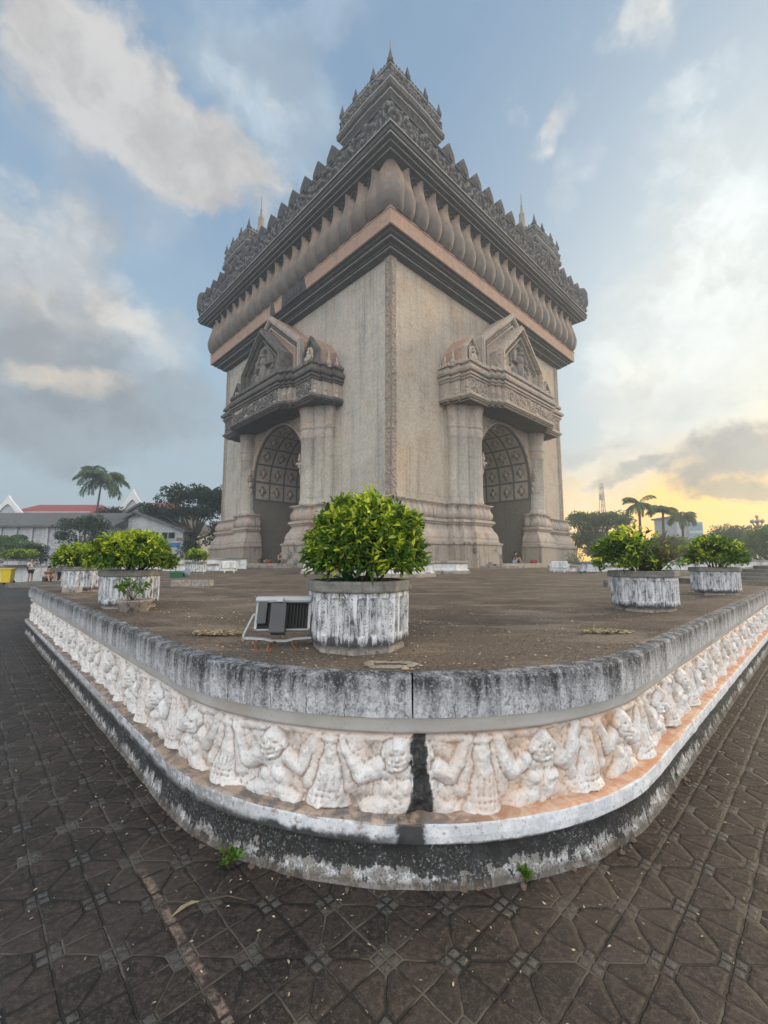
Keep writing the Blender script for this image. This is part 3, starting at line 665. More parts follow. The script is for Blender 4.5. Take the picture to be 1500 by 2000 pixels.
# ------------------------------------------------------------------ the monument
SM_ = 25.8; HC = SM_ / 2
mon = empty('victory_arch', (.46, 27.65, 0), PA, 'huge square stone victory arch with petal cornice and corner turrets, standing on the terrace', 'monument')
MAPS = {'R': lambda t, o, z: (t, -o, z), 'L': lambda t, o, z: (-o, t, z)}
def ringpath(o): return [(-o, -o), (SM_ + o, -o), (SM_ + o, SM_ + o), (-o, SM_ + o)]
def ring(prof, name, m, parent=mon, div=1):
    mb = MB(); n = len(prof)
    for k in range(4):
        P = np.zeros((div + 1, n, 3))
        for j, (o, z) in enumerate(prof):
            c = ringpath(o); a = np.array(c[k]); b = np.array(c[(k + 1) % 4])
            for i in range(div + 1): P[i, j, :2] = a + (b - a) * i / div; P[i, j, 2] = z
        mb.grid(P, False)
    return mb.build(name, m, parent)
def offpath(path, d, closed=False):
    """mitred offset of a polyline to its right-hand side"""
    p = [np.array(q, float) for q in path]; n = len(p); out = []
    for i in range(n):
        e = []
        if i > 0: e.append(p[i] - p[i - 1])
        if i < n - 1: e.append(p[i + 1] - p[i])
        ns = [np.array([v[1], -v[0]]) / np.hypot(*v) for v in e]
        if len(ns) == 1: out.append(p[i] + ns[0] * d)
        else:
            k = ns[0] + ns[1]; out.append(p[i] + k * d * 2 / max(k.dot(k), .4) * 1.0)
    return out
def sweeppath(mb, path, prof, smooth=False):
    cols = [offpath(path, o) for o, z in prof]
    P = np.zeros((len(path), len(prof), 3))
    for j, (o, z) in enumerate(prof):
        for i in range(len(path)): P[i, j, :2] = cols[j][i]; P[i, j, 2] = z
    mb.grid(P, smooth)
def subdiv(path, d):
    out = []
    for a, b in zip(path[:-1], path[1:]):
        a = np.array(a, float); b = np.array(b, float); n = max(1, int(round(np.hypot(*(b - a)) / d)))
        out += [tuple(a + (b - a) * i / n) for i in range(n)]
    return out + [tuple(path[-1])]
# ---- main walls
OW, OZ, RA, SP = .9, 1.0, 4.3, 8.8      # bay projection, floor, arch radius, springing
for side in 'RL':
    F = MAPS[side]; mb = MB()
    def quad(t0, t1, z0, z1, o, mb=mb, F=F):
        mb.add([F(t0, o, z0), F(t1, o, z0), F(t1, o, z1), F(t0, o, z1)], [(0, 1, 2, 3)] if F is MAPS['R'] else [(3, 2, 1, 0)])
    for a, b in ((0, 8.6), (17.2, SM_)): quad(a, b, 1, 23.2, 0)
    quad(8.6, 17.2, 12.9, 23.2, 0)
    mb.build('wall', M_wall if side == 'L' else M_wallr, mon)
    # bay with the arch opening
    mb = MB(); n = 40; arc = [(HC - RA * math.cos(PI * i / n), SP + RA * math.sin(PI * i / n)) for i in range(n + 1)]
    vs = []; fs = []
    pts = [(HC - RA, 1.0)] + arc + [(HC + RA, 1.0)]
    outer = [(8.0, 1.0)] + [(8.0 + 9.8 * i / n, 13.3) for i in range(n + 1)] + [(17.8, 1.0)]
    outer[1] = (8.0, 8.9); outer[-2] = (17.8, 8.9); outer[2] = (8.0, 13.2); outer[-3] = (17.8, 13.2)
    for p in pts: vs.append(F(p[0], OW, p[1]))
    for p in outer: vs.append(F(p[0], OW, p[1]))
    m_ = len(pts); fs = [(i, i + 1, m_ + i + 1, m_ + i) for i in range(m_ - 1)]
    mb.add(vs, fs)
    bw = mb.build('bay_wall', M_warm, mon, True)
    # archivolt
    mb = MB(); P = np.zeros((n + 1, 6, 3))
    for i in range(n + 1):
        a = PI * i / n
        for j, (r, o) in enumerate(((RA - .02, OW - .1), (RA - .02, OW + .12), (RA + .12, OW + .16), (RA + .18, OW + .1), (RA + .42, OW + .12), (RA + .46, OW))):
            P[i, j] = F(HC - r * math.cos(a), o, SP + r * math.sin(a))
    mb.grid(P, True); mb.build('archivolt', M_carved, mon, True)
    # tunnel: jambs, vault, end
    mb = MB(); DEP = 9.0
    ts = [HC - RA, HC - RA] + [p[0] for p in arc] + [HC + RA, HC + RA]
    prof = [(HC - RA, 1.0)] + arc + [(HC + RA, 1.0)]
    P = np.zeros((len(prof), 2, 3))
    for i, (t, z) in enumerate(prof):
        P[i, 0] = F(t, OW, z); P[i, 1] = F(t, -DEP, z)
    mb.grid(P, False); mb.add([F(t, -DEP, z) for t, z in prof], [tuple(range(len(prof)))])
    mb.add([F(HC - RA, 3, 1.005), F(HC + RA, 3, 1.005), F(HC + RA, -DEP, 1.005), F(HC - RA, -DEP, 1.005)], [(0, 1, 2, 3)])
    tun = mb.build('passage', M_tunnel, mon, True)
    # coffers
    pitch = PI * RA / 8; cells = []
    def vault(u):        # u: length along the soffit measured from the springing on the near side
        if u < 0: return (HC - RA, SP + u), (1, 0)
        if u > PI * RA: return (HC + RA, SP - (u - PI * RA)), (-1, 0)
        a = u / RA; return (HC - RA * math.cos(a), SP + RA * math.sin(a)), (math.cos(a), -math.sin(a))
    back = MB(); u = -pitch
    us = np.linspace(-pitch - .1, PI * RA + pitch + .1, 60); P = np.zeros((60, 2, 3))
    for i, uu in enumerate(us):
        (t, z), (nt_, nz_) = vault(uu)
        for j, o in enumerate((OW - .02, -DEP + .02)): P[i, j] = F(t + nt_ * .03, o, z + nz_ * .03)
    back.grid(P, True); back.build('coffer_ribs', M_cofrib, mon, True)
    for r_ in range(10):
        mbp = MB(); ros = []
        for c_ in range(6):
            u0 = -pitch + r_ * pitch + .09; u1 = u0 + pitch - .18; o0 = OW - .25 - c_ * 1.5; o1 = o0 - 1.32
            P = np.zeros((6, 2, 3))
            nn = 6
            for i in range(nn):
                (t, z), (a_, b_) = vault(u0 + (u1 - u0) * i / (nn - 1))
                for j, o in enumerate((o0, o1)): P[i, j] = F(t + a_ * .07, o, z + b_ * .07)
            mbp.grid(P, True)
            (t, z), (a_, b_) = vault((u0 + u1) / 2); oc = (o0 + o1) / 2
            # rosette: lozenge with a boss
            nn = 16; rings_ = [(.40, .075), (.34, .14), (.24, .10), (.16, .20), (.0, .24)]
            V = []
            for q, (rr, hh) in enumerate(rings_):
                for k in range(nn):
                    w = 2 * PI * k / nn; rad = rr * (1.0 + .25 * math.cos(4 * w)) * (1 if q != 2 else 1 + .2 * math.cos(8 * w))
                    du = rad * math.cos(w) * 1.1; do = rad * math.sin(w) * .8
                    (t2, z2), (a2, b2) = vault((u0 + u1) / 2 + du); V.append(F(t2 + a2 * hh, oc + do, z2 + b2 * hh))
            mbr = MB(); ros.append(mbr); mbr.add(V, [(q * nn + k, q * nn + (k + 1) % nn, (q + 1) * nn + (k + 1) % nn, (q + 1) * nn + k) for q in range(4) for k in range(nn)], True)
        pn = mbp.build('coffer_row', M_coffer, mon, True); [q.build('rosette', M_carved, pn, True) for q in ros]
# rest of the shell
mb = MB(); mb.add([(SM_, 0, 1), (SM_, SM_, 1), (SM_, SM_, 23.2), (SM_, 0, 23.2)], [(0, 1, 2, 3)]); mb.add([(SM_, SM_, 1), (0, SM_, 1), (0, SM_, 23.2), (SM_, SM_, 23.2)], [(0, 1, 2, 3)])
mb.build('wall', M_wall, mon)

# ---- corner pilasters with carved strips
def relief_sheet(mb, f, u0, u1, v0, v1, du, amp, seed, kind=0):
    """carved sheet; f(u,v,h)->3D"""
    nu = max(2, int((u1 - u0) / du)); nv = max(2, int((v1 - v0) / du)); U, V = np.meshgrid(np.linspace(u0, u1, nu), np.linspace(v0, v1, nv), indexing='ij')
    w = v1 - v0; ph = 2 * PI / (w * 1.1)
    a = (U * ph) % (2 * PI) - PI; y = (V - (v0 + v1) / 2) / (w / 2) * PI * .8
    y2 = y * np.where(((U * ph) // (2 * PI)) % 2 == 0, 1, -1)
    r = np.hypot(a, y); th = np.arctan2(y2, a)
    spiral = np.cos(r * 4.2 - th); wav = np.cos(y - 1.6 * np.sin(U * ph * .5))
    nz = fbm(U * 6 / w, V * 6 / w, 4, seed)
    H = .5 * np.clip(spiral, -.3, 1) * np.exp(-r * .25) + .3 * np.clip(wav, 0, 1) + (nz - .45) * 2.4
    e = np.minimum(np.minimum(U - u0, u1 - U), np.minimum(V - v0, v1 - V)); H = H * np.clip(e / (.06 * w), 0, 1)
    P = np.zeros(U.shape + (3,))
    for i in range(nu):
        for j in range(nv): P[i, j] = f(U[i, j], V[i, j], max(-.02, H[i, j] * amp))
    mb.grid(P, True)
for side in 'RL':
    F = MAPS[side]
    for t0, t1 in ((-.10, .52), (SM_ - .52, SM_ + .10)):
        mb = MB(); o1 = .10
        mb.add([F(t0, 0, 5.7), F(t1, 0, 5.7), F(t1, o1, 5.7), F(t0, o1, 5.7), F(t0, 0, 22.6), F(t1, 0, 22.6), F(t1, o1, 22.6), F(t0, o1, 22.6)], [(0, 1, 2, 3), (4, 5, 6, 7), (3, 2, 6, 7), (1, 2, 6, 5), (0, 3, 7, 4)])
        p_ = mb.build('corner_pilaster', M_wall, mon, True)
        mb = MB(); relief_sheet(mb, lambda u, v, h: F(v, o1 + .012 + h, u), 5.8, 22.5, t0 + .09, t1 - .09, .045, .045, 3)
        mb.build('carved_strip', M_carved, p_, True)

# ---- base: footing, mouldings, lotus course, following corner and door piers
half = [(8.75, .4), (8.75, 1.25), (7.35, 1.25), (7.35, .9), (6.4, .9), (6.4, .5), (5.75, .5), (5.75, 0), (0, 0)]   # (t,o)
def LP(t, o): return (-o, t)
def RP(t, o): return (t, -o)
corner_path = [RP(*p) for p in half] + [LP(*p) for p in half[::-1][1:]]
farR = [RP(SM_ - t, o) for t, o in half]; farR = farR + [(SM_, 8.)]
farL = [LP(SM_ - t, o) for t, o in half]; farL = farL + [(8., SM_)]
# orientation: offsets must point outwards (right-hand side of travel)
paths = [corner_path[::-1], farR, farL[::-1]]
for pth in paths:
    mb = MB(); sweeppath(mb, pth, [(.98, .9), (.95, 2.0), (.95, 2.6), (1.03, 2.66), (1.03, 2.78), (.85, 2.84), (.80, 2.86)]); f1 = mb.build('footing', M_foot, mon, False)
    mb = MB(); sweeppath(mb, pth, [(.84, 2.82), (.84, 2.95), (.78, 3.0), (.80, 3.2), (.72, 3.5), (.55, 3.75), (.48, 3.95), (.42, 4.0), (.42, 4.1), (.52, 4.14), (.52, 4.24), (.64, 4.28), (.64, 4.46), (.50, 4.5), (.30, 4.52)]); mb.build('base_moulding', M_warm, mon)
    sp = subdiv(pth, .07); L = 0; ls = [0.]
    for a, b in zip(sp[:-1], sp[1:]): L += math.hypot(b[0] - a[0], b[1] - a[1]); ls.append(L)
    ls = np.array(ls); per = .56; x = np.abs(((ls / per) % 1) * 2 - 1); ptl = np.sqrt(np.clip(1 - x ** 2 * .98, 0, 1))
    prof = [(.30, 4.50, 0), (.34, 4.55, .12), (.40, 4.75, .16), (.40, 5.0, .15), (.30, 5.25, .13), (.26, 5.42, .12), (.34, 5.56, .16), (.46, 5.64, .16), (.44, 5.70, .10), (.2, 5.72, 0), (.0, 5.73, 0)]
    P = np.zeros((len(sp), len(prof), 3))
    for j, (o, z, k) in enumerate(prof):
        q = np.array(offpath(sp, o)); q2 = np.array(offpath(sp, o - .0 + k)); P[:, j, :2] = q + (q2 - q) * (ptl * .9)[:, None]; P[:, j, 2] = z - (1 - ptl) * (.10 if z > 5.5 else 0)
    mb = MB(); mb.grid(P, True); mb.build('lotus_course', M_carved if False else M_warm, mon)

# ---- door surround on each front
M_pdark = weathered('sooty_moulding', (.085, .085, .088), (.19, .175, .16), (.03, .033, .038), 1.3, .7, .6, (.26, .20, .16), .4, .5, .04)
def portal(side):
    F = MAPS[side]; dk = M_carvdark if side == 'L' else M_carved; pl = M_pdark if side == 'L' else M_warm
    def fbox(mb, t0, t1, o0, o1, z0, z1):
        mb.add([F(t0, o0, z0), F(t1, o0, z0), F(t1, o1, z0), F(t0, o1, z0), F(t0, o0, z1), F(t1, o0, z1), F(t1, o1, z1), F(t0, o1, z1)],
               [(3, 2, 1, 0), (4, 5, 6, 7), (0, 1, 5, 4), (1, 2, 6, 5), (2, 3, 7, 6), (3, 0, 4, 7)])
    root = mon
    for mir in (0, 1):
        T = (lambda t: SM_ - t) if mir else (lambda t: t)
        mb = MB()
        for t0, t1, o in ((5.85, 8.52, .35), (6.6, 8.52, .65), (7.5, 8.52, .85)): fbox(mb, T(t0), T(t1), 0, o, 5.7, 12.9 - .02 * o)
        mb.build('pier', M_wall, root, True)
        for t, o, r in ((7.82, .95, .79), (6.85, .72, .55), (6.2, .40, .42)):
            mb = MB(); c = F(T(t), o, 0)
            mb.lathe([(r * 1.08, 5.70), (r * 1.08, 5.85), (r * 1.02, 5.95), (r, 6.2), (r * .98, 11.05), (r, 11.06)], 28, c, True)
            sh = mb.build('column', M_wall, root)
            mb = MB(); n = 40; P = np.zeros((n + 1, 12, 3))
            pr = [(1.0, 10.95), (1.05, 11.1), (1.06, 11.3), (1.0, 11.45), (1.10, 11.50), (1.14, 11.62), (1.04, 11.68), (1.10, 11.76), (1.02, 11.84), (1.02, 12.0), (1.10, 12.8), (1.22, 13.2)]
            for i in range(n + 1):
                w = 2 * PI * i / n; fl = abs(math.sin(w * 8))
                for j, (k, z) in enumerate(pr):
                    rr = r * (k + (.06 * fl if j >= 9 else 0) + (.04 * fl if j in (0, 1, 2) else 0)); zz = z - (.30 * abs(math.cos(w * 8)) if j == 0 else 0)
                    P[i, j] = (c[0] + rr * math.cos(w), c[1] + rr * math.sin(w), zz)
            mb.grid(P, True); mb.build('capital', M_warm, root)
    # entablature
    hp = [(5.1, -.05), (5.1, .95), (5.3, .95), (5.3, 1.8), (5.5, 1.8), (5.5, 2.6), (7.9, 2.6), (7.9, 2.9), (8.35, 2.9), (8.35, 3.15), (8.8, 3.15), (8.8, 3.4)]
    path = hp + [(SM_ - t, o) for t, o in hp[::-1]]
    pw = [F(t, o, 0)[:2] for t, o in path]
    if side == 'R': pass
    else: pw = pw[::-1]
    # travelling +t on the R front (y=-o) puts outwards (-y) on the right-hand side
    def sw(nm, prof, m): mb = MB(); sweeppath(mb, pw, prof); return mb.build(nm, m, root)
    sw('lower_cornice', [(-.35, 13.16), (-.2, 13.14), (-.2, 13.24), (-.05, 13.26), (-.05, 13.34), (.06, 13.36), (.08, 13.50), (.0, 13.56), (-.02, 13.62), (-.15, 13.64)], pl)
    sw('frieze', [(-.13, 13.40), (-.13, 14.74)], M_warm)
    sw('upper_cornice', [(-.15, 14.70), (-.02, 14.72), (-.02, 14.86), (.10, 14.90), (.10, 15.02), (.02, 15.06), (.02, 15.14), (.20, 15.18), (.26, 15.36), (.22, 15.44), (.10, 15.48), (.10, 15.6), (-.05, 15.62), (-.05, 15.86), (-.3, 15.88)], pl)
    n_ = len(path); mb = MB(); mb.add([F(t, o - .3, 13.17) for t, o in path], [tuple(range(n_))]); mb.add([F(t, o - .25, 15.87) for t, o in path], [tuple(range(n_))]); mb.build('soffit', M_darkplain, root, True)
    # carved panels of the frieze
    mb = MB()
    for t0, t1, o in ((5.6, 7.8, 2.47), (8.9, SM_ - 8.9, 3.27), (SM_ - 7.8, SM_ - 5.6, 2.47)):
        relief_sheet(mb, lambda u, v, h, o=o: F(u, o + .01 + h, v), t0 + .08, t1 - .08, 13.64, 14.70, .06, .13, 5)
    mb.build('frieze_carving', dk if side == 'L' else M_carved, root, True)
    mb = MB()
    for t, o in ((8.12, 2.77), (8.57, 3.02), (SM_ - 8.12, 2.77), (SM_ - 8.57, 3.02)):
        for s_, h in ((1., .03), (.7, .10), (.35, .16)): mb.prism([(t - .19 * s_, 14.07), (t, 14.07 - .5 * s_), (t + .19 * s_, 14.07), (t, 14.07 + .5 * s_)], lambda u, v: F(u, o, v), lambda u, v: F(u, o + h, v))
        mb.build('lozenge', M_carved, root, True); mb = MB()
    for o in (.5, 1.4, 2.2):      # small praying figures on the returns
        for t in (5.1 + (0 if o < .9 else .2 if o < 1.8 else .4),):
            for (tt, sg) in ((t + .13, -1), (SM_ - t - .13, 1)):
                c = F(tt + sg * .05, o, 13.9); r_ = .17
                mb.ell(F(tt, o, 13.72), (r_, r_, .26), 8, 6); mb.ell(F(tt, o, 14.1), (.13, .13, .18), 8, 6); mb.ell(F(tt, o, 14.36), (.08, .08, .2), 8, 6); mb.build('frieze_figure', M_carved, root, True); mb = MB()
    # crest of little leaves on the cornice
    mb = MB(); q = subdiv([F(t, o, 0)[:2] for t, o in path], .26)
    for i, p in enumerate(q): mb.lathe([(.11, 15.84), (.13, 15.95), (.07, 16.08), (.012, 16.24)], 5, (p[0], p[1], 0), False, cap=False)
    mb.build('leaf_crest', pl if side == 'L' else M_carved, root)
    # gables
    def house(t0, t1, z0, ze, zp, d=0.):
        tc = (t0 + t1) / 2; k = (zp - ze) / (tc - t0); dz = d * (math.sqrt(1 + k * k) - 1) / max(k, .01)
        return [(t0 + d, z0), (t0 + d, ze - d * (math.sqrt(1 + k * k) - k)), (tc, zp - d * math.sqrt(1 + k * k)), (t1 - d, ze - d * (math.sqrt(1 + k * k) - k)), (t1 - d, z0)]
    def slab(mb, poly, o0, o1): mb.prism(poly, lambda u, v: F(u, o0, v), lambda u, v: F(u, o1, v))
    def frame(mb, a, b, o0, o1):
        n = len(a)
        for i in range(n - 1):
            vs = [F(*((p[0],) + (o,) + (p[1],))) for o in (o0, o1) for p in (a[i], a[i + 1], b[i + 1], b[i])]
            mb.add(vs, [(0, 1, 2, 3), (7, 6, 5, 4), (0, 4, 5, 1), (1, 5, 6, 2), (2, 6, 7, 3), (3, 7, 4, 0)])
    def gable(t0, t1, z0, ze, zp, o0, o1, fw, fh, mroof, mframe, mcarv, nm):
        H = lambda d: house(t0, t1, z0, ze, zp, d)
        mb = MB(); slab(mb, H(0), o0, o1); g_ = mb.build(nm, mroof, root, True)
        mb = MB(); frame(mb, H(-.05), H(fw), o1 - .05, o1 + fh); frame(mb, H(fw * 1.9), H(fw * 2.15), o1 - .05, o1 + fh * .7); frame(mb, H(fw * .25), H(fw * .7), o1, o1 + fh * 1.25); mb.build('frame', mframe, g_, True)
        if mcarv:
            mb = MB(); a, b = H(fw), H(fw * 1.9)
            for i in range(4):
                A0, A1, B0, B1 = map(np.array, (a[i], a[i + 1], b[i], b[i + 1])); L = np.hypot(*(A1 - A0)); W_ = np.hypot(*(A0 - B0)) * .8
                nu, nv = int(L / .07), 9; P = np.zeros((nu, nv, 3)); uu = np.linspace(0, L, nu); vv = np.linspace(0, 1, nv)
                for x in range(nu):
                    for y in range(nv):
                        p = (A0 * (1 - vv[y]) + B0 * vv[y]) * (1 - uu[x] / L) + (A1 * (1 - vv[y]) + B1 * vv[y]) * (uu[x] / L)
                        h = .12 * abs(math.sin(uu[x] * 7.0)) * math.sin(PI * vv[y]) + .10 * (fbm(np.array(uu[x] * 5), np.array(vv[y] * 5), 3, 7 + i) - .4)
                        P[x, y] = F(p[0], o1 + .03 + float(h), p[1])
                mb.grid(P, True)
            mb.build('carved_band', mcarv, g_, True)
        return g_
    gable(8.0, 17.8, 15.8, 18.8, 22.75, 0, 1.75, .42, .30, M_band if side == 'L' else M_warm, M_warm, dk if side == 'L' else M_carved, 'outer_gable')
    g2 = gable(9.5, 16.3, 15.8, 18.1, 21.3, 1.7, 2.35, .36, .50, pl, pl if side == 'L' else M_carved, dk, 'inner_gable')
    # tympanum figure: a standing deity under a pointed halo
    mb = MB(); f_ = lambda t, o, z: F(t, o, z)
    oo = 2.40
    for (t, z, rt, rz, ro) in ((0, 16.5, 1.25, .5, .5), (0, 17.4, .55, .9, .42), (0, 18.3, .42, .5, .45), (0, 18.85, .22, .26, .5), (0, 19.25, .10, .35, .45), (-.7, 18.0, .5, .16, .35), (.7, 18.0, .5, .16, .35), (-1.1, 18.4, .14, .5, .3), (1.1, 18.4, .14, .5, .3), (-.95, 16.9, .3, .6, .35), (.95, 16.9, .3, .6, .35)):
        e = MB(); e.ell((0, 0, 0), (rt, ro, rz), 10, 8)
        mb.add([F(HC + t + v[0], oo + v[1], z + v[2]) for v in e.v], e.f, True)
    for k in range(26):
        a = PI * k / 25; rt = 1.45; e = MB(); e.ell((0, 0, 0), (.14, .2, .22), 6, 4); z = 17.6 + 2.0 * math.sin(a) ** .8; t = -rt * math.cos(a)
        mb.add([F(HC + t * (1 if z < 18.6 else .8) + v[0], oo + v[1], z + v[2]) for v in e.v], e.f, True)
    mb.build('tympanum_figure', M_carvdark, g2, True)
    if side == 'R':
        mb = MB(); poly = house(9.9, 15.9, 15.9, 17.3, 20.0, .3); slab(mb, poly, 2.34, 2.38); mb.build('tympanum_panel', weathered('cream_panel', (.50, .41, .29), (.40, .32, .24), (.08, .08, .08), 1.4, .7, .4), g2, True)
    # small gables with seated figures on the end blocks, finials on their returns
    for mir in (0, 1):
        T = (lambda t: SM_ - t) if mir else (lambda t: t); a, b = sorted((T(5.75), T(7.75)))
        g3 = gable(a, b, 15.8, 17.3, 18.5, 0, 1.75, .20, .22, M_band, M_warm if side == 'R' else M_pdark, M_carved if side == 'R' else M_carvdark, 'small_gable')
        mb = MB(); tc = (a + b) / 2
        for (dt, o, z, rx, ry, rz) in ((0, 2.12, 16.1, .50, .34, .20), (-.32, 2.25, 16.15, .26, .24, .15), (.32, 2.25, 16.15, .26, .24, .15), (0, 2.08, 16.62, .25, .2, .42), (0, 2.10, 17.12, .14, .15, .17), (0, 2.08, 17.38, .07, .07, .2), (-.3, 2.12, 16.6, .09, .1, .3), (.3, 2.12, 16.6, .09, .1, .3), (0, 1.95, 16.9, .5, .08, .75)):
            e = MB(); e.ell((0, 0, 0), (rx, ry, rz), 10, 8); mb.add([F(tc + dt + v[0], o + v[1], z + v[2]) for v in e.v], e.f, True)
        mb.build('seated_figure', M_carved, g3, True)
        for o, h in ((.4, 1.3), (1.15, 1.6)):
            mb = MB(); c = F(T(5.4), o, 15.8); mb.lathe([(.25, 0), (.28, .12), (.16, .22), (.24, .34), (.2, .46), (.12, .7), (.1, .8), (.015, h)], 10, c); mb.build('finial', M_carved, root)
    # bracket figure at the arch spring
    for t, sg in ((HC - RA + .05, 1), (HC + RA - .05, -1)):
        mb = MB()
        for (dt, o, z, rx, ry, rz) in ((.1, 1.3, 8.9, .22, .22, .3), (.12, 1.35, 9.35, .16, .16, .22), (.14, 1.35, 9.65, .08, .08, .22), (.1, 1.2, 8.45, .16, .2, .35), (.08, 1.1, 7.95, .1, .14, .35), (.22, 1.45, 9.0, .14, .2, .12)):
            e = MB(); e.ell((0, 0, 0), (rx, ry, rz), 8, 6); mb.add([F(t + sg * dt + v[0], o + v[1], z + v[2]) for v in e.v], e.f, True)
        mb.build('bracket_figure', M_carved, root, True)
for side in 'RL': portal(side)

# ---- cornice rings
ring([(.02, 22.5), (.12, 22.5), (.22, 22.55), (.45, 22.6), (.45, 22.72), (.62, 22.74), (.62, 22.88), (.90, 22.92), (.90, 23.08), (1.15, 23.12), (1.18, 23.26), (1.40, 23.32)], 'bed_moulding', M_darkplain)
ring([(.40, 22.66), (.485, 22.66), (.485, 22.73), (.40, 22.73)], 'pale_fillet', M_line); ring([(.85, 23.0), (.935, 23.0), (.935, 23.09), (.85, 23.09)], 'pale_fillet', M_line)
ring([(1.38, 23.30), (1.45, 23.34), (1.46, 24.32), (1.52, 24.40), (1.50, 24.50), (.95, 24.56)], 'salmon_band', M_band)
ring([(.95, 24.5), (.90, 25.0), (.92, 27.2), (1.1, 27.7), (1.4, 27.97)], 'cavetto', M_darkplain)
ring([(1.0, 27.95), (1.85, 27.98), (1.88, 28.06), (2.18, 28.08), (2.21, 28.17), (2.46, 28.19), (2.50, 28.36), (2.60, 28.38), (2.64, 28.60), (2.56, 28.66), (2.56, 28.72), (2.68, 28.76), (2.68, 28.85), (2.45, 28.88)], 'crown_moulding', M_darkplain)
for o, z in ((1.88, 28.03), (2.21, 28.14), (2.50, 28.30), (2.68, 28.80)): ring([(o - .06, z - .045), (o + .02, z - .045), (o + .02, z + .03), (o - .06, z + .03)], 'pale_fillet', M_line)
# broken stretch of the band on the left front
mb = MB()
for t0, t1 in ((8.2, 12.0), (13.1, 14.0)):
    mb.add([(-1.49, t0, 23.28), (-1.49, t1, 23.28), (-1.54, t1 - .2, 24.44), (-1.54, t0 + .3, 24.44), (-1.3, t0, 23.28), (-1.3, t1, 23.28), (-1.3, t1 - .2, 24.44), (-1.3, t0 + .3, 24.44)], [(0, 1, 2, 3), (0, 4, 5, 1), (2, 6, 7, 3), (1, 5, 6, 2), (0, 3, 7, 4)])
for i in range(5): mb.box(-1.57, -1.5, 8.9 + i * .55, 9.15 + i * .55, 23.5 , 23.95)
mb.build('bare_patch', M_darkplain, mon, True)
# petals
def petal_mesh():
    mb = MB(); nv = 16; nu = 15; P = np.zeros((nu, nv, 3))
    vz = np.linspace(0, 1, nv)
    wv = np.interp(vz, [0, .08, .2, .35, .55, .75, .9, 1], [.66, .74, .76, .77, .76, .68, .46, .10])
    pv = np.interp(vz, [0, .06, .18, .32, .5, .68, .85, 1], [.70, .98, 1.16, 1.20, 1.02, .78, .70, .90])
    for i in range(nu):
        a = -1 + 2 * i / (nu - 1)
        for j in range(nv): P[i, j] = (a * wv[j] * 1.06, -(pv[j] * .92 * math.sqrt(max(0, 1 - abs(a) ** 2.6)) + .02), 24.45 + 3.6 * vz[j])
    mb.grid(P, True); return mb
pm = None; ptch = (SM_ + 1.6) / 19
fx = [('R', i) for i in range(20)] + [('L', i) for i in range(20)]
for side, i in fx:
    t = -.45 + .35 + i * ptch if False else .05 + (i) * (SM_ - .1) / 18.
    if i > 18: continue
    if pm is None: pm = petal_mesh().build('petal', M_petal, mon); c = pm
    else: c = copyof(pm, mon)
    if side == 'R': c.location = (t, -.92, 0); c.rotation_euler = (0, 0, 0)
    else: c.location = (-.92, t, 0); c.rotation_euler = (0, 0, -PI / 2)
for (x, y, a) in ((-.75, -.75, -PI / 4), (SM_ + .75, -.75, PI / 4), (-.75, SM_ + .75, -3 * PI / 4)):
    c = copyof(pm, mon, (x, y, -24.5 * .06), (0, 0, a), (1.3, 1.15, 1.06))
# scroll bosses between the petals
mb = MB(); n = 9; P = np.zeros((n, 7, 3))
for i in range(n):
    a = PI * i / (n - 1)
    for j in range(7):
        w = 2 * PI * j / 6; rr = .30 + .075 * math.cos(w); P[i, j] = (rr * math.cos(a), -.14 + .09 * math.sin(w) - .1 * math.sin(a), rr * math.sin(a) * .8)
mb.grid(P, True); mb.ell((0, -.05, .02), (.16, .12, .14), 8, 6)
sc0 = None
for side in 'RL':
    for i in range(18):
        t = .05 + (i + .5) * (SM_ - .1) / 18.
        if sc0 is None: c = sc0 = mb.build('scroll', M_darkplain, mon, True)
        else: c = copyof(sc0, mon)
        c.location = (t, -1.32, 27.55) if side == 'R' else (-1.32, t, 27.55); c.rotation_euler = (0, 0, 0 if side == 'R' else -PI / 2)
# carved parapet
for side in 'RL':
    F = MAPS[side]; mb = MB()
    relief_sheet(mb, lambda u, v, h: F(u, 2.55 - (v - 28.85) * .02 + h, v), -2.55, SM_ + 2.55, 28.86, 30.35, .09, .26, 17 if side == 'R' else 23)
    mb.build('carved_parapet', M_dark, mon, True)
ring([(2.4, 28.8), (2.42, 30.32), (2.62, 30.36), (2.64, 30.52), (2.5, 30.56), (1.9, 30.58), (1.9, 29), ], 'parapet', M_darkplain)
mb = MB()
mpoly = [(-.60, 0), (-.66, .4), (-.62, .9), (-.56, 1.15), (-.30, 1.5), (0, 1.82), (.30, 1.5), (.56, 1.15), (.62, .9), (.66, .4), (.60, 0)]
mb.prism(mpoly, lambda u, v: (u, .32, v), lambda u, v: (u, -.12, v)); mb.prism([(u * .62, .18 + v * .66) for u, v in mpoly], lambda u, v: (u, -.10, v), lambda u, v: (u, -.21, v)); mb.prism([(u * .3, .35 + v * .4) for u, v in mpoly], lambda u, v: (u, -.19, v), lambda u, v: (u, -.30, v))
m0 = None
for side in 'RL':
    for i in range(17):
        t = -1.78 + i * 1.765
        if t > SM_ + 2 or t < 3: continue
        if m0 is None: c = m0 = mb.build('merlon', M_tur, mon, True)
        else: c = copyof(m0, mon)
        c.location = (t, -2.45, 30.0) if side == 'R' else (-2.45, t, 30.0); c.rotation_euler = (0, 0, 0 if side == 'R' else -PI / 2)
for (x, y, a) in ((SM_ + 2.45, -2.45, PI / 4), (-2.45, SM_ + 2.45, -3 * PI / 4)):
    c = copyof(m0, mon, (x, y, 29.6), (0, 0, a), (1.0, 1.3, 1.35))
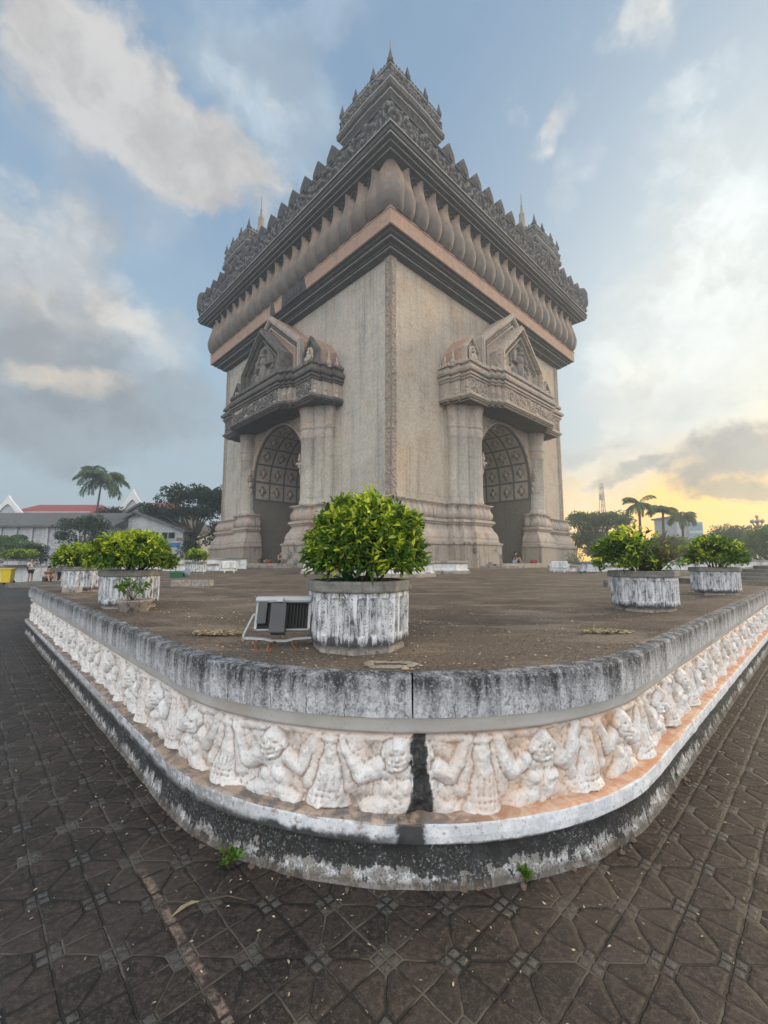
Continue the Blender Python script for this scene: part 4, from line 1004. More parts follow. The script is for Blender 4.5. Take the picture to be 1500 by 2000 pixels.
# roof deck
mb = MB(); mb.add([(x, y, 30.2) for x, y in ringpath(2.0)], [(0, 1, 2, 3)]); mb.build('roof_deck', M_darkplain, mon)

# ---- corner turrets
def unit_poly():
    h, p_ = .975, 1.0; q = [(p_, -.36), (p_, .36), (.985, .36), (.985, .66), (h, .66), (h, h), (.66, h), (.66, .985), (.36, .985)]
    out = []
    for k in range(4):
        c, s_ = math.cos(k * PI / 2), math.sin(k * PI / 2); out += [(x * c - y * s_, x * s_ + y * c) for x, y in q]
    return out
UP = unit_poly()
def loft(mb, prof):
    n = len(UP); vs = []; fs = []
    for (r, z) in prof: vs += [(x * r, y * r, z) for x, y in UP]
    for i in range(len(prof) - 1):
        for k in range(n): fs.append((i * n + k, i * n + (k + 1) % n, (i + 1) * n + (k + 1) % n, (i + 1) * n + k))
    fs.append(tuple(range((len(prof) - 1) * n, len(prof) * n))); mb.add(vs, fs)
def tr_faces(rot):
    c, s_ = math.cos(rot), math.sin(rot); return lambda x, y, z: (x * c - y * s_, x * s_ + y * c, z)
mb = MB(); loft(mb, [(2.55, 30.1), (2.55, 33.6), (2.68, 33.7), (2.68, 33.85), (2.58, 33.9), (2.7, 34.2), (2.9, 34.5), (2.9, 34.6), (3.10, 34.75), (3.14, 35.1), (3.06, 35.2), (2.80, 36.5), (2.86, 36.6), (2.86, 36.75), (2.0, 36.8), (1.9, 37.2), (1.5, 37.6), (1.2, 37.7)])
tt = tur = mb.build('turret', M_tur, mon); tur.location = (2.2, 2.2, 0)
mb = MB()
for k in range(4):
    G = tr_faces(k * PI / 2)
    for (u0, u1, kx) in ((-.36, .36, 1.), (.36, .96, .98), (-.96, -.36, .98)):
        relief_sheet(mb, lambda u, v, h: G((3.06 - (v - 35.2) * .20) * kx + .03 + h, u, v), u0 * 2.9, u1 * 2.9, 35.28, 36.48, .05, .24, 40 + k)
        relief_sheet(mb, lambda u, v, h: G(2.55 * kx + .02 + h, u, v), u0 * 2.5, u1 * 2.5, 31.2, 33.5, .07, .22, 50 + k)
mb.build('carving', M_dark, tt, True)
mb = MB()
for (r1, z1_) in ((3.12, 35.18), (2.88, 36.66), (2.70, 33.78), (2.92, 34.56)): loft(mb, [(r1 - .03, z1_ - .04), (r1 + .02, z1_ - .04), (r1 + .02, z1_ + .04), (r1 - .03, z1_ + .04)])
mb.build('pale_fillet', M_line, tt)
mb = MB(); cl = [(x * 2.80, y * 2.80) for x, y in UP]; cl.append(cl[0])
for i, (x, y) in enumerate(subdiv(cl, .27)):
    big_ = abs(abs(x) - abs(y)) < .12; an_ = min(abs(x), abs(y)); h = 1.25 if big_ else 1.15 if abs(an_ - 1.0) < .16 else .38; w_ = 1.9 if h > 1 else 1.; mb.lathe([(.12 * w_, 0), (.13 * w_, .12 * w_), (.08 * w_, .26 * w_), (.01, h)], 5, (x, y, 36.72), False, cap=False)
mb.build('leaf_crest', M_tur, tt)
mb = MB()
for k in range(4):
    G = tr_faces(k * PI / 2)
    for (y0, w, x0) in ((0, .60, 2.55), (1.65, .36, 2.55 * .98), (-1.65, .36, 2.55 * .98)):
        zb, hh = 31.4, 2.1; ol = [(y0 - w, zb), (y0 - w, zb + hh * .62), (y0, zb + hh), (y0 + w, zb + hh * .62), (y0 + w, zb)]; inn = [(y0 + (a - y0) * .66, zb + (z - zb) * .84) for a, z in ol]
        for i in range(4):
            V = [G(xx, p[0], p[1]) for xx in (x0 + .1, x0 + .34) for p in (ol[i], ol[i + 1], inn[i + 1], inn[i])]
            mb.add(V, [(0, 1, 2, 3), (7, 6, 5, 4), (0, 4, 5, 1), (1, 5, 6, 2), (2, 6, 7, 3), (3, 7, 4, 0)])
mb.build('niche_frame', M_line, tt, True)
M_gild = weathered('gilded_spire', (.34, .27, .19), (.24, .20, .17), (.08, .08, .08), 3, .3, .3)
mb = MB(); mb.lathe([(1.15, 37.6), (1.2, 37.8), (.9, 38.2), (.62, 38.7), (.50, 39.2), (.56, 39.35), (.40, 39.5), (.34, 40.2), (.30, 41.0), (.34, 41.15), (.20, 41.35), (.15, 41.8), (.11, 42.1), (.12, 42.2), (.06, 42.5), (.05, 43.2), (.03, 43.9)], 14, (0, 0, 0)); mb.build('spire', M_gild, tur)
def copytree(o, parent=None, **kw):
    c = o.copy(); COL.objects.link(c)
    if parent: c.parent = parent
    for ch in list(o.children): copytree(ch, c)
    return c
for x, y in ((SM_ - 2.2, 2.2), (2.2, SM_ - 2.2), (SM_ - 2.2, SM_ - 2.2)):
    c = copytree(tur, mon); c.location = (x, y, 0)

# ------------------------------------------------------------------ foliage helpers
def leaf_material(name, dark, mid, bright, rough=.45, transl=.3):
    def f(n, b, o):
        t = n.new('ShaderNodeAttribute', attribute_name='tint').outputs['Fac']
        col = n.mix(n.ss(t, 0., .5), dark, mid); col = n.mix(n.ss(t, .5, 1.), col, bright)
        n.link(col, b.inputs['Base Color']); b.inputs['Roughness'].default_value = rough; b.inputs['Specular IOR Level'].default_value = .35
        tr = n.new('ShaderNodeBsdfTranslucent'); n.link(n.vm('MULTIPLY', col, (1.1, 1.25, .6)), tr.inputs[0])
        mx = n.new('ShaderNodeMixShader'); mx.inputs[0].default_value = transl
        n.link(b.outputs[0], mx.inputs[1]); n.link(tr.outputs[0], mx.inputs[2]); n.link(mx.outputs[0], o.inputs[0])
    return mat(name, f)
def unit(v): return v / np.maximum(np.linalg.norm(v, axis=-1, keepdims=True), 1e-9)
def leaves(pos, ax, ln, wd, tint, up=None, droop=.25, fold=.18):
    """arrays -> (verts, faces, tint per vertex)"""
    n = len(pos); ax = unit(ax)
    r = rng.normal(size=(n, 3)) * .6 + (np.array([0, 0, 1.]) if up is None else up)
    side = unit(np.cross(ax, r)); nrm = np.cross(side, ax)
    ln = np.broadcast_to(np.asarray(ln, float), (n,))[:, None]; wd = np.broadcast_to(np.asarray(wd, float), (n,))[:, None]
    V = np.stack([pos, pos + ax * ln * .30 + side * wd * .42 + nrm * wd * fold, pos + ax * ln * .30 - side * wd * .42 + nrm * wd * fold,
                  pos + ax * ln * .65 + side * wd * .40 + nrm * (wd * fold - ln * droop * .25), pos + ax * ln * .65 - side * wd * .40 + nrm * (wd * fold - ln * droop * .25),
                  pos + ax * ln - nrm * ln * droop, pos + ax * ln * .45 - nrm * ln * droop * .12], 1)
    b = np.arange(n)[:, None] * 7
    F = np.concatenate([b + np.array([[0, 1, 6]]), b + np.array([[0, 6, 2]])]); Q4 = np.concatenate([b + np.array([[1, 3, 5, 6]]), b + np.array([[6, 5, 4, 2]])])
    return V.reshape(-1, 3), [tuple(x) for x in F.tolist()] + [tuple(x) for x in Q4.tolist()], np.repeat(tint, 7)
def leafmesh(name, parts, m, parent=None, **kw):
    V = []; F = []; T = []; b = 0
    for v, f, t in parts:
        V.append(v); F += [tuple(i + b for i in q) for q in f] if b else f; T.append(t); b += len(v)
    V = np.concatenate(V); T = np.concatenate(T)
    me = bpy.data.meshes.new(name); me.from_pydata(V.tolist(), [], F); me.materials.append(m)
    a = me.attributes.new('tint', 'FLOAT', 'POINT'); a.data.foreach_set('value', T.astype(np.float32))
    o = bpy.data.objects.new(name, me); COL.objects.link(o)
    if parent: o.parent = parent
    return tag(o, **kw)
M_leaf = leaf_material('planter_leaves', (.012, .033, .008), (.10, .20, .025), (.74, .78, .07), .38, .30)
M_leafd = leaf_material('far_leaves', (.014, .032, .018), (.04, .078, .036), (.11, .165, .06), .6, .2)
M_leafh = leaf_material('far_leaves_light', (.055, .10, .045), (.14, .21, .085), (.32, .40, .16), .6, .35)
M_palm = leaf_material('palm_leaves', (.08, .13, .075), (.17, .25, .13), (.32, .40, .20), .5, .35)
M_bark = weathered('bark', (.14, .11, .085), (.09, .075, .06), (.04, .035, .03), 3, .5, .5)
M_twig = flat('twig', (.10, .075, .05), .85)
def bush(name, loc, rx, ry, h, n, label, group, bright=1., sparse=0., leafL=.075, bare=None, seed=1, cat='shrub', flatn=.8):
    """rounded shrub: shoot tips spread over an uneven dome, each with a whorl of leaves, dark leaves inside, stems"""
    rs = np.random.RandomState(seed)
    root = empty(name, loc, 0, label, cat, group)
    parts = []
    m = n; u = rs.uniform(0, 2 * PI, m); cz = rs.uniform(-.32, 1, m) ; cz = np.where(cz > 0, cz ** flatn, cz); sr_ = np.sqrt(1 - np.clip(cz, -1, 1) ** 2)
    d = np.stack([np.cos(u) * sr_, np.sin(u) * sr_, cz], 1)
    lump = .72 + .50 * fbm(u * 2.2 + seed, cz * 3 + 5, 3, seed) + rs.uniform(-.09, .05, m)
    pz = fbm(u * 1.9 + seed * 2, cz * 2.6 + 3, 3, seed + 7) > .27; d, lump, u, cz = d[pz], lump[pz], u[pz], cz[pz]
    if sparse: keep = fbm(u * 1.5 + seed * 3, cz * 2, 3, seed + 4) > .30 + sparse * .25; d, lump, u = d[keep], lump[keep], u[keep]
    if bare is not None: k = (d @ np.array(bare)) < rs.uniform(-.15, .55, len(d)); d, lump, u = d[k], lump[k], u[k]
    R3 = np.array([rx, ry, h * .62]); cen = np.array([0, 0, h * .38])
    tip = cen + d * R3 * lump[:, None]; nl = 7
    dirn = unit(d * 1.0 + np.array([0, 0, .55]))
    P0 = np.repeat(tip, nl, 0); A = unit(np.repeat(dirn, nl, 0) * .55 + rs.normal(size=(len(P0), 3)) * .62)
    age = rs.uniform(0, 1, len(tip)); topn = np.clip((d[:, 2] + .1) / .9, 0, 1)
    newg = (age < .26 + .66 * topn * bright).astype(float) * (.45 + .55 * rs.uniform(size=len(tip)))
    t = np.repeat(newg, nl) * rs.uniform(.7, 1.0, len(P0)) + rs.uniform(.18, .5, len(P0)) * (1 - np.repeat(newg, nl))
    L = leafL * .88 * rs.uniform(.5, 1.25, len(P0))
    parts.append(leaves(P0 + rs.normal(size=P0.shape) * leafL * .22, A, L, L * .42, np.clip(t, 0, 1)))
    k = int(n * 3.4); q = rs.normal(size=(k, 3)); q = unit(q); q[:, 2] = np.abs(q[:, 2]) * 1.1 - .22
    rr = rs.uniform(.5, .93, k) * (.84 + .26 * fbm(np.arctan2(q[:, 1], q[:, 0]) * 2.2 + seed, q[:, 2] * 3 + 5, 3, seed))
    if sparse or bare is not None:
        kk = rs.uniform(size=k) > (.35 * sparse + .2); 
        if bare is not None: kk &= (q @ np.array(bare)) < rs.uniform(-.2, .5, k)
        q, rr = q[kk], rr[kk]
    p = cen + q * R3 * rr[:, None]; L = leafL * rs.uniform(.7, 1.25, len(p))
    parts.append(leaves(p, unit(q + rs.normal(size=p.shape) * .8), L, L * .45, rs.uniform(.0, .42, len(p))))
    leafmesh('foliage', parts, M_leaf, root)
    mb = MB()
    for i in range(16 if bare is None else 90):
        a = rs.uniform(0, 2 * PI); e = rs.uniform(.1, 1.1)
        if bare is not None and i > 12: v = unit(np.array(bare) + rs.normal(size=3) * .45); v[2] = abs(v[2]) + .15
        else: v = np.array([math.cos(a) * math.cos(e), math.sin(a) * math.cos(e), math.sin(e)])
        end = cen * .8 + v * R3 * rs.uniform(.75, .98); b0 = np.array([rs.normal() * .04, rs.normal() * .04, -.04]); mid = (b0 + end) / 2 + rs.normal(size=3) * .03 + np.array([0, 0, .05])
        mb.tube([b0, mid, end], [.012, .007, .003], 5)
    mb.build('stems', M_twig, root)
    return root
def octo(r, rot=PI / 8): return [(r * math.cos(rot + k * PI / 4), r * math.sin(rot + k * PI / 4)) for k in range(8)]
def planter(loc, r, rz, label, hgt=.46, group='white fluted concrete planters', soil=True):
    root = empty('planter', loc, rz, label, 'planter', group)
    ap = r / math.cos(PI / 8)
    k = hgt / .46
    # fluted body: a closed loop per height with sunk grooves on each face
    mb = MB(); loop = []
    for f_ in range(8):
        a0 = PI / 8 + f_ * PI / 4; p0 = np.array([math.cos(a0), math.sin(a0)]); a1 = a0 + PI / 4; p1 = np.array([math.cos(a1), math.sin(a1)])
        mdir = unit(p0 + p1)
        for u, g_ in ((0, 0), (.10, 0), (.13, 1), (.27, 1), (.30, 0), (.40, 0), (.43, 1), (.57, 1), (.60, 0), (.70, 0), (.73, 1), (.87, 1), (.90, 0)):
            loop.append((p0 * (1 - u) + p1 * u, mdir, g_))
    hs = [(.055, .0, .985), (.075, 0, 1.0), (.11, 0, 1.0), (.125, 1, 1.0), (.34, 1, 1.005), (.355, 0, 1.005), (.385, 0, 1.0), (.40, 0, .98)]
    P = np.zeros((len(loop), len(hs), 3))
    for i, (p, md, g_) in enumerate(loop):
        for j, (z, gg, sc) in enumerate(hs):
            q = p * ap * sc - md * .017 * g_ * gg; P[i, j] = (q[0], q[1], z * k)
    P[:, :, :2] += ((fbm(P[:, :, 0] * 14, P[:, :, 2] * 14 + P[:, :, 1] * 9, 3, 5) - .45) * .006)[..., None]
    mb.grid(P, False, closed=True); mb.add([(x * .985, y * .985, .055 * k) for x, y in octo(ap)], [tuple(range(8))[::-1]])
    mb.build('body', M_planter, root, True)
    mb = MB(); pr = [(1.0, .385), (1.06, .39), (1.07, .40), (1.07, .445), (1.055, .458), (.93, .46), (.915, .44), (.90, .36)]
    P = np.zeros((9, len(pr), 3))
    O = octo(ap); O.append(O[0])
    for i, (x, y) in enumerate(O):
        for j, (c, z) in enumerate(pr): P[i, j] = (x * c, y * c, z * k)
    mb.grid(P, False); mb.build('rim', M_rim, root, True)
    mb = MB(); vs = octo(ap * .93); mb.add([(x, y, .415 * k) for x, y in vs], [tuple(range(8))]); mb.build('soil', M_soil, root)
    mb = MB(); pr = [(.90, -.01), (.91, .02), (.86, .035), (.84, .05), (.88, .06)]
    P = np.zeros((9, len(pr), 3)); O = octo(ap); O.append(O[0])
    for i, (x, y) in enumerate(O):
        for j, (c, z) in enumerate(pr): P[i, j] = (x * c, y * c, z * k)
    mb.grid(P, False); mb.build('foot', M_pfoot, root, True)
    return root
Z1 = TOP
planter((-.18, 3.09, Z1), .325, R(20), 'large octagonal planter with peeling whitewash at the rounded corner, nearest to the camera')
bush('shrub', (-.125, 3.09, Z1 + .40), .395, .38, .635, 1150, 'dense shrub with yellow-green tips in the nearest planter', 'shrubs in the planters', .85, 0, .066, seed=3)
planter((3.13, 5.25, Z1), .33, R(44), 'white fluted planter on the right carrying the half bare shrub', .47)
bush('shrub', (3.12, 5.25, Z1 + .40), .53, .50, .62, 560, 'half bare shrub showing brown twigs on its right side', 'shrubs in the planters', .9, .25, .070, bare=(.80, -.2, .35), seed=5)
planter((5.75, 7.55, Z1), .335, R(44), 'white fluted planter beside the steps, farthest right on the coping', .47)
bush('shrub', (5.75, 7.55, Z1 + .40), .46, .44, .60, 520, 'round dull green shrub in the planter beside the steps', 'shrubs in the planters', .35, .15, .072, seed=6)
planter((-3.22, 5.52, Z1), .31, R(44), 'white fluted planter behind the small bowl with a weed', .47)
bush('shrub', (-3.20, 5.52, Z1 + .40), .50, .47, .54, 900, 'bright lime green domed shrub, largest of the left pair', 'shrubs in the planters', 1.2, 0, .066, seed=7)
planter((-5.72, 8.25, Z1), .31, R(44), 'white fluted planter at the far left end of the coping', .47)
bush('shrub', (-5.80, 8.25, Z1 + .40), .42, .40, .48, 500, 'green domed shrub behind and left of the lime green one', 'shrubs in the planters', .95, 0, .07, seed=8)
planter((-7.9, 18.2, Z1), .37, R(44), 'small looking white planter far off beside the left door pier', .52)
bush('shrub', (-7.9, 18.2, Z1 + .46), .46, .44, .58, 240, 'small round lime shrub far off beside the left door pier', 'shrubs in the planters', 1., 0, .09, seed=9)
planter((8.75, 18.6, Z1), .40, R(44), 'empty white planter far off beside the right door pier', .52)
# blocks under a planter, bowl with weed
mb = MB(); mb.box(-.13, .13, -.08, .08, 0, .10, .01); tag(mb.build('block', M_pfoot), 'small weathered block lying beside the foot of the far left planter', 'block'); bpy.data.objects['block'].location = (-5.62, 7.86, Z1)
b0 = empty('bowl', (-2.86, 5.02, Z1), 0, 'low concrete bowl holding a small weed on the left', 'bowl', None)
mb = MB(); mb.lathe([(.13, 0), (.15, .02), (.17, .10), (.19, .125), (.19, .145), (.165, .145), (.15, .11), (.0, .10)], 24, (0, 0, 0)); mb.build('bowl_body', M_pfoot, b0); mb = MB(); mb.lathe([(.0, .125), (.16, .128), (.16, .12)], 16, (0, 0, 0), cap=False); mb.build('soil', M_soil, b0)
def weed(loc, r, h, n, label, seed, Lf=.05, tint=(.3, .55), group=None, cat='weed'):
    rs = np.random.RandomState(seed); root = empty('weed', loc, 0, label, cat, group); mb = MB(); parts = []
    for i in range(n):
        a = rs.uniform(0, 2 * PI); end = np.array([math.cos(a) * r * rs.uniform(.2, 1), math.sin(a) * r * rs.uniform(.2, 1), h * rs.uniform(.4, 1)])
        mid = end * np.array([.35, .35, .6]); mb.tube([(0, 0, 0), mid, end], [.004, .003, .0015], 5)
        k = 9; tt = rs.uniform(.3, 1, k)[:, None]; p = mid * (1 - tt) + end * tt; L = Lf * rs.uniform(.6, 1.2, k)
        parts.append(leaves(p, rs.normal(size=(k, 3)) * .8 + end / np.linalg.norm(end), L, L * .55, rs.uniform(*tint, k)))
    leafmesh('leaves', parts, M_leaf, root); mb.build('stalks', M_twig, root); return root
weed((-2.88, 5.0, Z1 + .12), .22, .26, 12, 'leafy green weed growing in the low concrete bowl', 3, .07)
weed((-.80, 2.43, 0), .07, .08, 9, 'small green weed at the foot of the wall, left of the crack', 4, .035)
weed((.70, 2.36, 0), .08, .075, 9, 'small green weed at the foot of the wall, right of the crack', 5, .04)
weed((2.05, 3.35, 0), .10, .10, 8, 'grassy weed where the right wall begins to run straight', 6, .05, (.25, .4))
# broad dark leaves beside the shrub in the nearest planter
root = empty('broadleaf_plant', (-.24, 2.86, Z1 + .42), 0, 'broad dark green leaves hanging over the rim of the nearest planter', 'plant')
mb = MB()
for (a, el, L, w) in ((-1.6, -.5, .15, .055), (-2.6, .3, .20, .06), (-.35, .35, .24, .06), (2.4, .9, .17, .05), (-2.0, .9, .16, .05), (-1.1, .75, .14, .05), (-2.9, .65, .15, .05), (-.8, 1.1, .16, .05)):
    n = 8; P = np.zeros((n, 5, 3))
    for i in range(n):
        u = i / (n - 1); e = el + .5 - u * 1.3; 
        r_ = 0; z = 0
        for q in range(i): e2 = el + .5 - q / (n - 1) * 1.3; r_ += math.cos(e2) * L / n; z += math.sin(e2) * L / n
        wd = w * math.sin(PI * min(.98, u * .9 + .08)) ** .7 * .55
        for j in range(5):
            s_ = (j - 2) / 2; P[i, j] = (math.cos(a) * r_ - math.sin(a) * s_ * wd, math.sin(a) * r_ + math.cos(a) * s_ * wd, z + abs(s_) * wd * .35)
    mb.grid(P, True)
mb.build('leaves', flat('broad_leaf', (.018, .085, .028), .35, 0, .3, 30), root)

# ------------------------------------------------------------------ floodlight beside the nearest planter
M_alu = flat('grey_paint_metal', (.42, .45, .47), .45, .0, .08, 20); M_blk = flat('black_metal', (.02, .021, .023), .5); M_box = flat('dark_grey_box', (.075, .078, .085), .5); M_rust = weathered('rusty_iron', (.30, .11, .05), (.18, .08, .05), (.06, .04, .03), 20, .4, .5)
M_glass = flat('lamp_glass', (.5, .52, .53), .15)
fl = empty('floodlight', (-.715, 3.02, Z1), R(3), 'grey floodlight on a bent bracket and rusty legs, seen from behind beside the nearest planter', 'floodlight')
tl = lambda p, ang=R(-22), c=(0, 0, .215): (p[0], c[1] + (p[1] - c[1]) * math.cos(ang) - (p[2] - c[2]) * math.sin(ang), c[2] + (p[1] - c[1]) * math.sin(ang) + (p[2] - c[2]) * math.cos(ang))
def tiltbox(mb, *a, bev=0):
    m2 = MB(); m2.box(*a, bev=bev); mb.add([tl(v) for v in m2.v], m2.f)
mb = MB(); tiltbox(mb, -.155, .20, -.005, .03, .125, .325, bev=.006); mb.build('housing', M_blk, fl)
mb = MB(); tiltbox(mb, -.165, .21, -.05, .045, .298, .340, bev=.010); tiltbox(mb, -.165, -.148, -.015, .042, .12, .335, bev=.004); tiltbox(mb, .193, .21, -.015, .042, .12, .335, bev=.004); tiltbox(mb, -.165, .21, -.0, .042, .115, .135, bev=.004); mb.build('rim', M_alu, fl)
mb = MB(); tiltbox(mb, -.145, -.085, -.045, .0, .15, .31, bev=.004); mb.build('side_fin_block', M_box, fl)
mb = MB()
for i in range(12): tiltbox(mb, -.07 + i * .021, -.065 + i * .021, -.03, .0, .14, .30)
mb.build('cooling_fins', M_blk, fl)
mb = MB(); tiltbox(mb, -.045, .055, -.11, -.035, .075, .275, bev=.006); mb.build('driver_box', M_box, fl)
mb = MB(); tiltbox(mb, -.012, .03, -.106, -.02, .283, .315, bev=.002); mb.build('clip', M_alu, fl)
mb = MB(); tiltbox(mb, -.14, .185, .043, .048, .14, .30); mb.build('glass', M_glass, fl)
mb = MB()
def strap(pts, w=.03, th=.013):
    for a, b in zip(pts[:-1], pts[1:]):
        a = Vector(a); b = Vector(b); d = (b - a).normalized(); yv = Vector((0, 1, 0)); nv = d.cross(yv) * th; e = yv * w / 2
        mb.add([tuple(a - e), tuple(a + e), tuple(b + e), tuple(b - e), tuple(a - e + nv), tuple(a + e + nv), tuple(b + e + nv), tuple(b - e + nv)], [(0, 1, 2, 3), (7, 6, 5, 4), (0, 4, 5, 1), (1, 5, 6, 2), (2, 6, 7, 3), (3, 7, 4, 0)])
strap([(-.168, 0, .235), (-.185, 0, .225), (-.245, 0, .10), (-.25, 0, .07), (-.235, 0, .062), (-.10, 0, .055), (-.05, 0, .042), (.05, 0, .042), (.10, 0, .055), (.235, 0, .062), (.25, 0, .07), (.245, 0, .10), (.228, 0, .225), (.213, 0, .235)]); mb.build('bracket', M_alu, fl, True)
for i, (p, q) in enumerate((((-.13, 0, .055), (-.155, -.03, 0)), ((.10, 0, .055), (.115, -.05, 0)), ((-.02, 0, .042), (-.06, -.10, .0)))):
    mb = MB(); mb.tube([p, ((p[0] + q[0]) / 2 - .02, (p[1] + q[1]) / 2, .035), q, (q[0] + .03, q[1], .003)], .006 if i < 2 else .010, 8); mb.build('leg', M_rust, fl)
def small_flood(loc, rz, label):
    r = empty('floodlight', loc, rz, label, 'floodlight', 'white floodlights by the door piers'); mb = MB(); mb.box(-.35, .35, -.08, .08, .18, .52, .03); mb.build('housing', M_white, r)
    mb = MB(); mb.tube([(-.42, 0, .4), (-.42, 0, .1), (.42, 0, .1), (.42, 0, .4)], .03, 6); mb.tube([(-.2, 0, .1), (-.25, -.1, 0)], .03, 6); mb.tube([(.2, 0, .1), (.25, -.1, 0)], .03, 6); mb.build('bracket', M_white, r); return r
small_flood((-7.1, 19.8, Z1), R(50), 'white floodlight on the terrace near the left door pier'); small_flood((8.3, 20.5, Z1), R(-40), 'white floodlight on the terrace near the right door pier')

# ------------------------------------------------------------------ stone things on the terrace
def blockobj(name, pts, z0, z1, m, label, cat, prof=None, group=None):
    mb = MB(); mb.prism(pts, lambda u, v: (u, v, z0), lambda u, v: (u, v, z1)); return mb.build(name, m, None, True, label=label, cat=cat, group=group)
def rect(cx, cy, w, d, rz): c, s_ = math.cos(rz), math.sin(rz); return [(cx + x * c - y * s_, cy + x * s_ + y * c) for x, y in ((-w / 2, -d / 2), (w / 2, -d / 2), (w / 2, d / 2), (-w / 2, d / 2))]
blockobj('stone_bench', rect(-4.35, 9.9, .85, .30, R(4)), Z1, Z1 + .135, M_pfoot, 'low dark stone slab lying on the terrace behind the bowl planter', 'slab')
blockobj('stone_bench', rect(5.2, 9.7, .50, .3, R(-6)), Z1, Z1 + .15, M_pfoot, 'short dark stone block behind the half bare shrub', 'block')
# white moulded podium before the building's corner
ped = empty('podium', (0, 0, 0), 0, 'low white moulded podium standing in front of the monument corner', 'podium')
pp = [(-3.4, 24), (-3.4, 18.3), (-1.5, 18.0), (-1.4, 15.2), (-.9, 14.6), (1.1, 14.6), (1.7, 15.2), (1.85, 18.0), (3.0, 18.1), (3.6, 18.7), (3.7, 24)]
for nm, prof, m in (('base', [(.12, Z1), (.12, Z1 + .09), (.04, Z1 + .12)], M_foot), ('white_face', [(.04, Z1 + .10), (.07, Z1 + .13), (.07, Z1 + .17), (0, Z1 + .2), (0, Z1 + .42), (.05, Z1 + .44)], M_white), ('cap', [(.05, Z1 + .43), (.09, Z1 + .46), (.09, Z1 + .52), (.0, Z1 + .54), (-.5, Z1 + .545)], M_foot)):
    mb = MB(); sweeppath(mb, pp, prof); mb.build(nm, m, ped)
mb = MB(); mb.add([(x, y, Z1 + .535) for x, y in pp], [tuple(range(len(pp)))]); mb.build('top', M_terr, ped)
# thresholds: dark steps before the two door passages
for side in 'RL':
    F = MAPS[side]; mb = MB()
    for k, (d, z) in enumerate(((3.4, Z1 + .14), (2.2, Z1 + .28))):
        q = [F(t, o, 0) for t, o in ((6.8 + k * .7, .2), (6.8 + k * .7, d + .8), (SM_ - 6.8 - k * .7, d + .8), (SM_ - 6.8 - k * .7, .2))]
        mb.add([(x, y, z0) for z0 in (Z1, z) for x, y, _ in q], [(0, 1, 5, 4), (1, 2, 6, 5), (2, 3, 7, 6), (4, 5, 6, 7)])
    mb.build('threshold_step', M_foot, mon, True)
# curved stair and low walls on the right, stair on the left
def rounded(cx, cy, w, d, r, rz, n=6):
    out = []
    for (sx_, sy_, a0) in ((1, 1, 0), (-1, 1, 90), (-1, -1, 180), (1, -1, 270)):
        for i in range(n + 1):
            a = R(a0 + 90 * i / n); out.append((sx_ * (w / 2 - r) + r * math.cos(a), sy_ * (d / 2 - r) + r * math.sin(a)))
    c, s_ = math.cos(rz), math.sin(rz); return [(cx + x * c - y * s_, cy + x * s_ + y * c) for x, y in out]
M_step = weathered('grey_steps', (.20, .18, .155), (.14, .13, .115), (.06, .055, .05), 1.5, .4, .5, (.3, .24, .18), .4, .4, .01)
st = empty('stairs', (0, 0, 0), 0, 'wide curved grey steps rising behind the right planters', 'stairs')
for k in range(5):
    c_ = ab(17.4, -2.0); mb = MB(); poly = rounded(c_[0] + 0, c_[1], 9.6 - k * .8, 8.6 - k * .8, 1.6 - k * .12, PA)
    z1 = Z1 + .085 * (k + 1); mb.prism(poly, lambda u, v: (u, v, -.01 if k == 0 else Z1 + .085 * k - .02), lambda u, v: (u, v, z1)); mb.build('step', M_step, st, True)
st = empty('stairs', (0, 0, 0), 0, 'stone steps at the left end of the terrace where people sit', 'stairs')
for k in range(5):
    a0 = .2; b0_ = 11.8 + (4 - k) * .32 + .25
    poly = [tuple(ab(a, b)) for a, b in ((a0, LL - ARC + RC - .3), (a0, b0_ + .3), (3.4, b0_ + .3), (3.4, LL - ARC + RC - .3))]
    z1 = .2 * (k + 1) - .012; mb = MB(); mb.prism(poly, lambda u, v: (u, v, -.01), lambda u, v: (u, v, z1)); mb.build('step', M_step, st, True)
# low white walls with dark caps
def lowwall(x0, y0, x1, y1, z0, h, th, label, cap=.07):
    r = empty('low_wall', (x0, y0, z0), math.atan2(y1 - y0, x1 - x0), label, 'wall'); L = math.hypot(x1 - x0, y1 - y0)
    mb = MB(); mb.box(0, L, -th / 2, th / 2, 0, h); mb.build('face', M_white, r); mb = MB(); mb.box(-.06, L + .06, -th / 2 - .06, th / 2 + .06, h, h + cap); mb.build('cap', M_foot, r); return r
lowwall(-32, 30.4, -23.6, 31.6, 0, 1.06, .5, 'white low wall behind the yellow bin on the far left')
lowwall(-13.5, 22.5, -8.2, 23.8, Z1, .30, .6, 'white low wall behind the green crate on the left')
lowwall(-14.5, 27, -9, 28.4, Z1, .62, .6, 'higher pale wall with dark cap left of the monument')
lowwall(8.6, 22.5, 13.5, 21.5, Z1, .22, .5, 'white kerb wall right of the empty planter')
lowwall(13, 27, 26, 22, Z1, .50, .6, 'grey capped wall under the trees on the right')
lowwall(26, 24, 44, 22, Z1 + .05, .62, .6, 'white wall with dark cap at the far right edge')

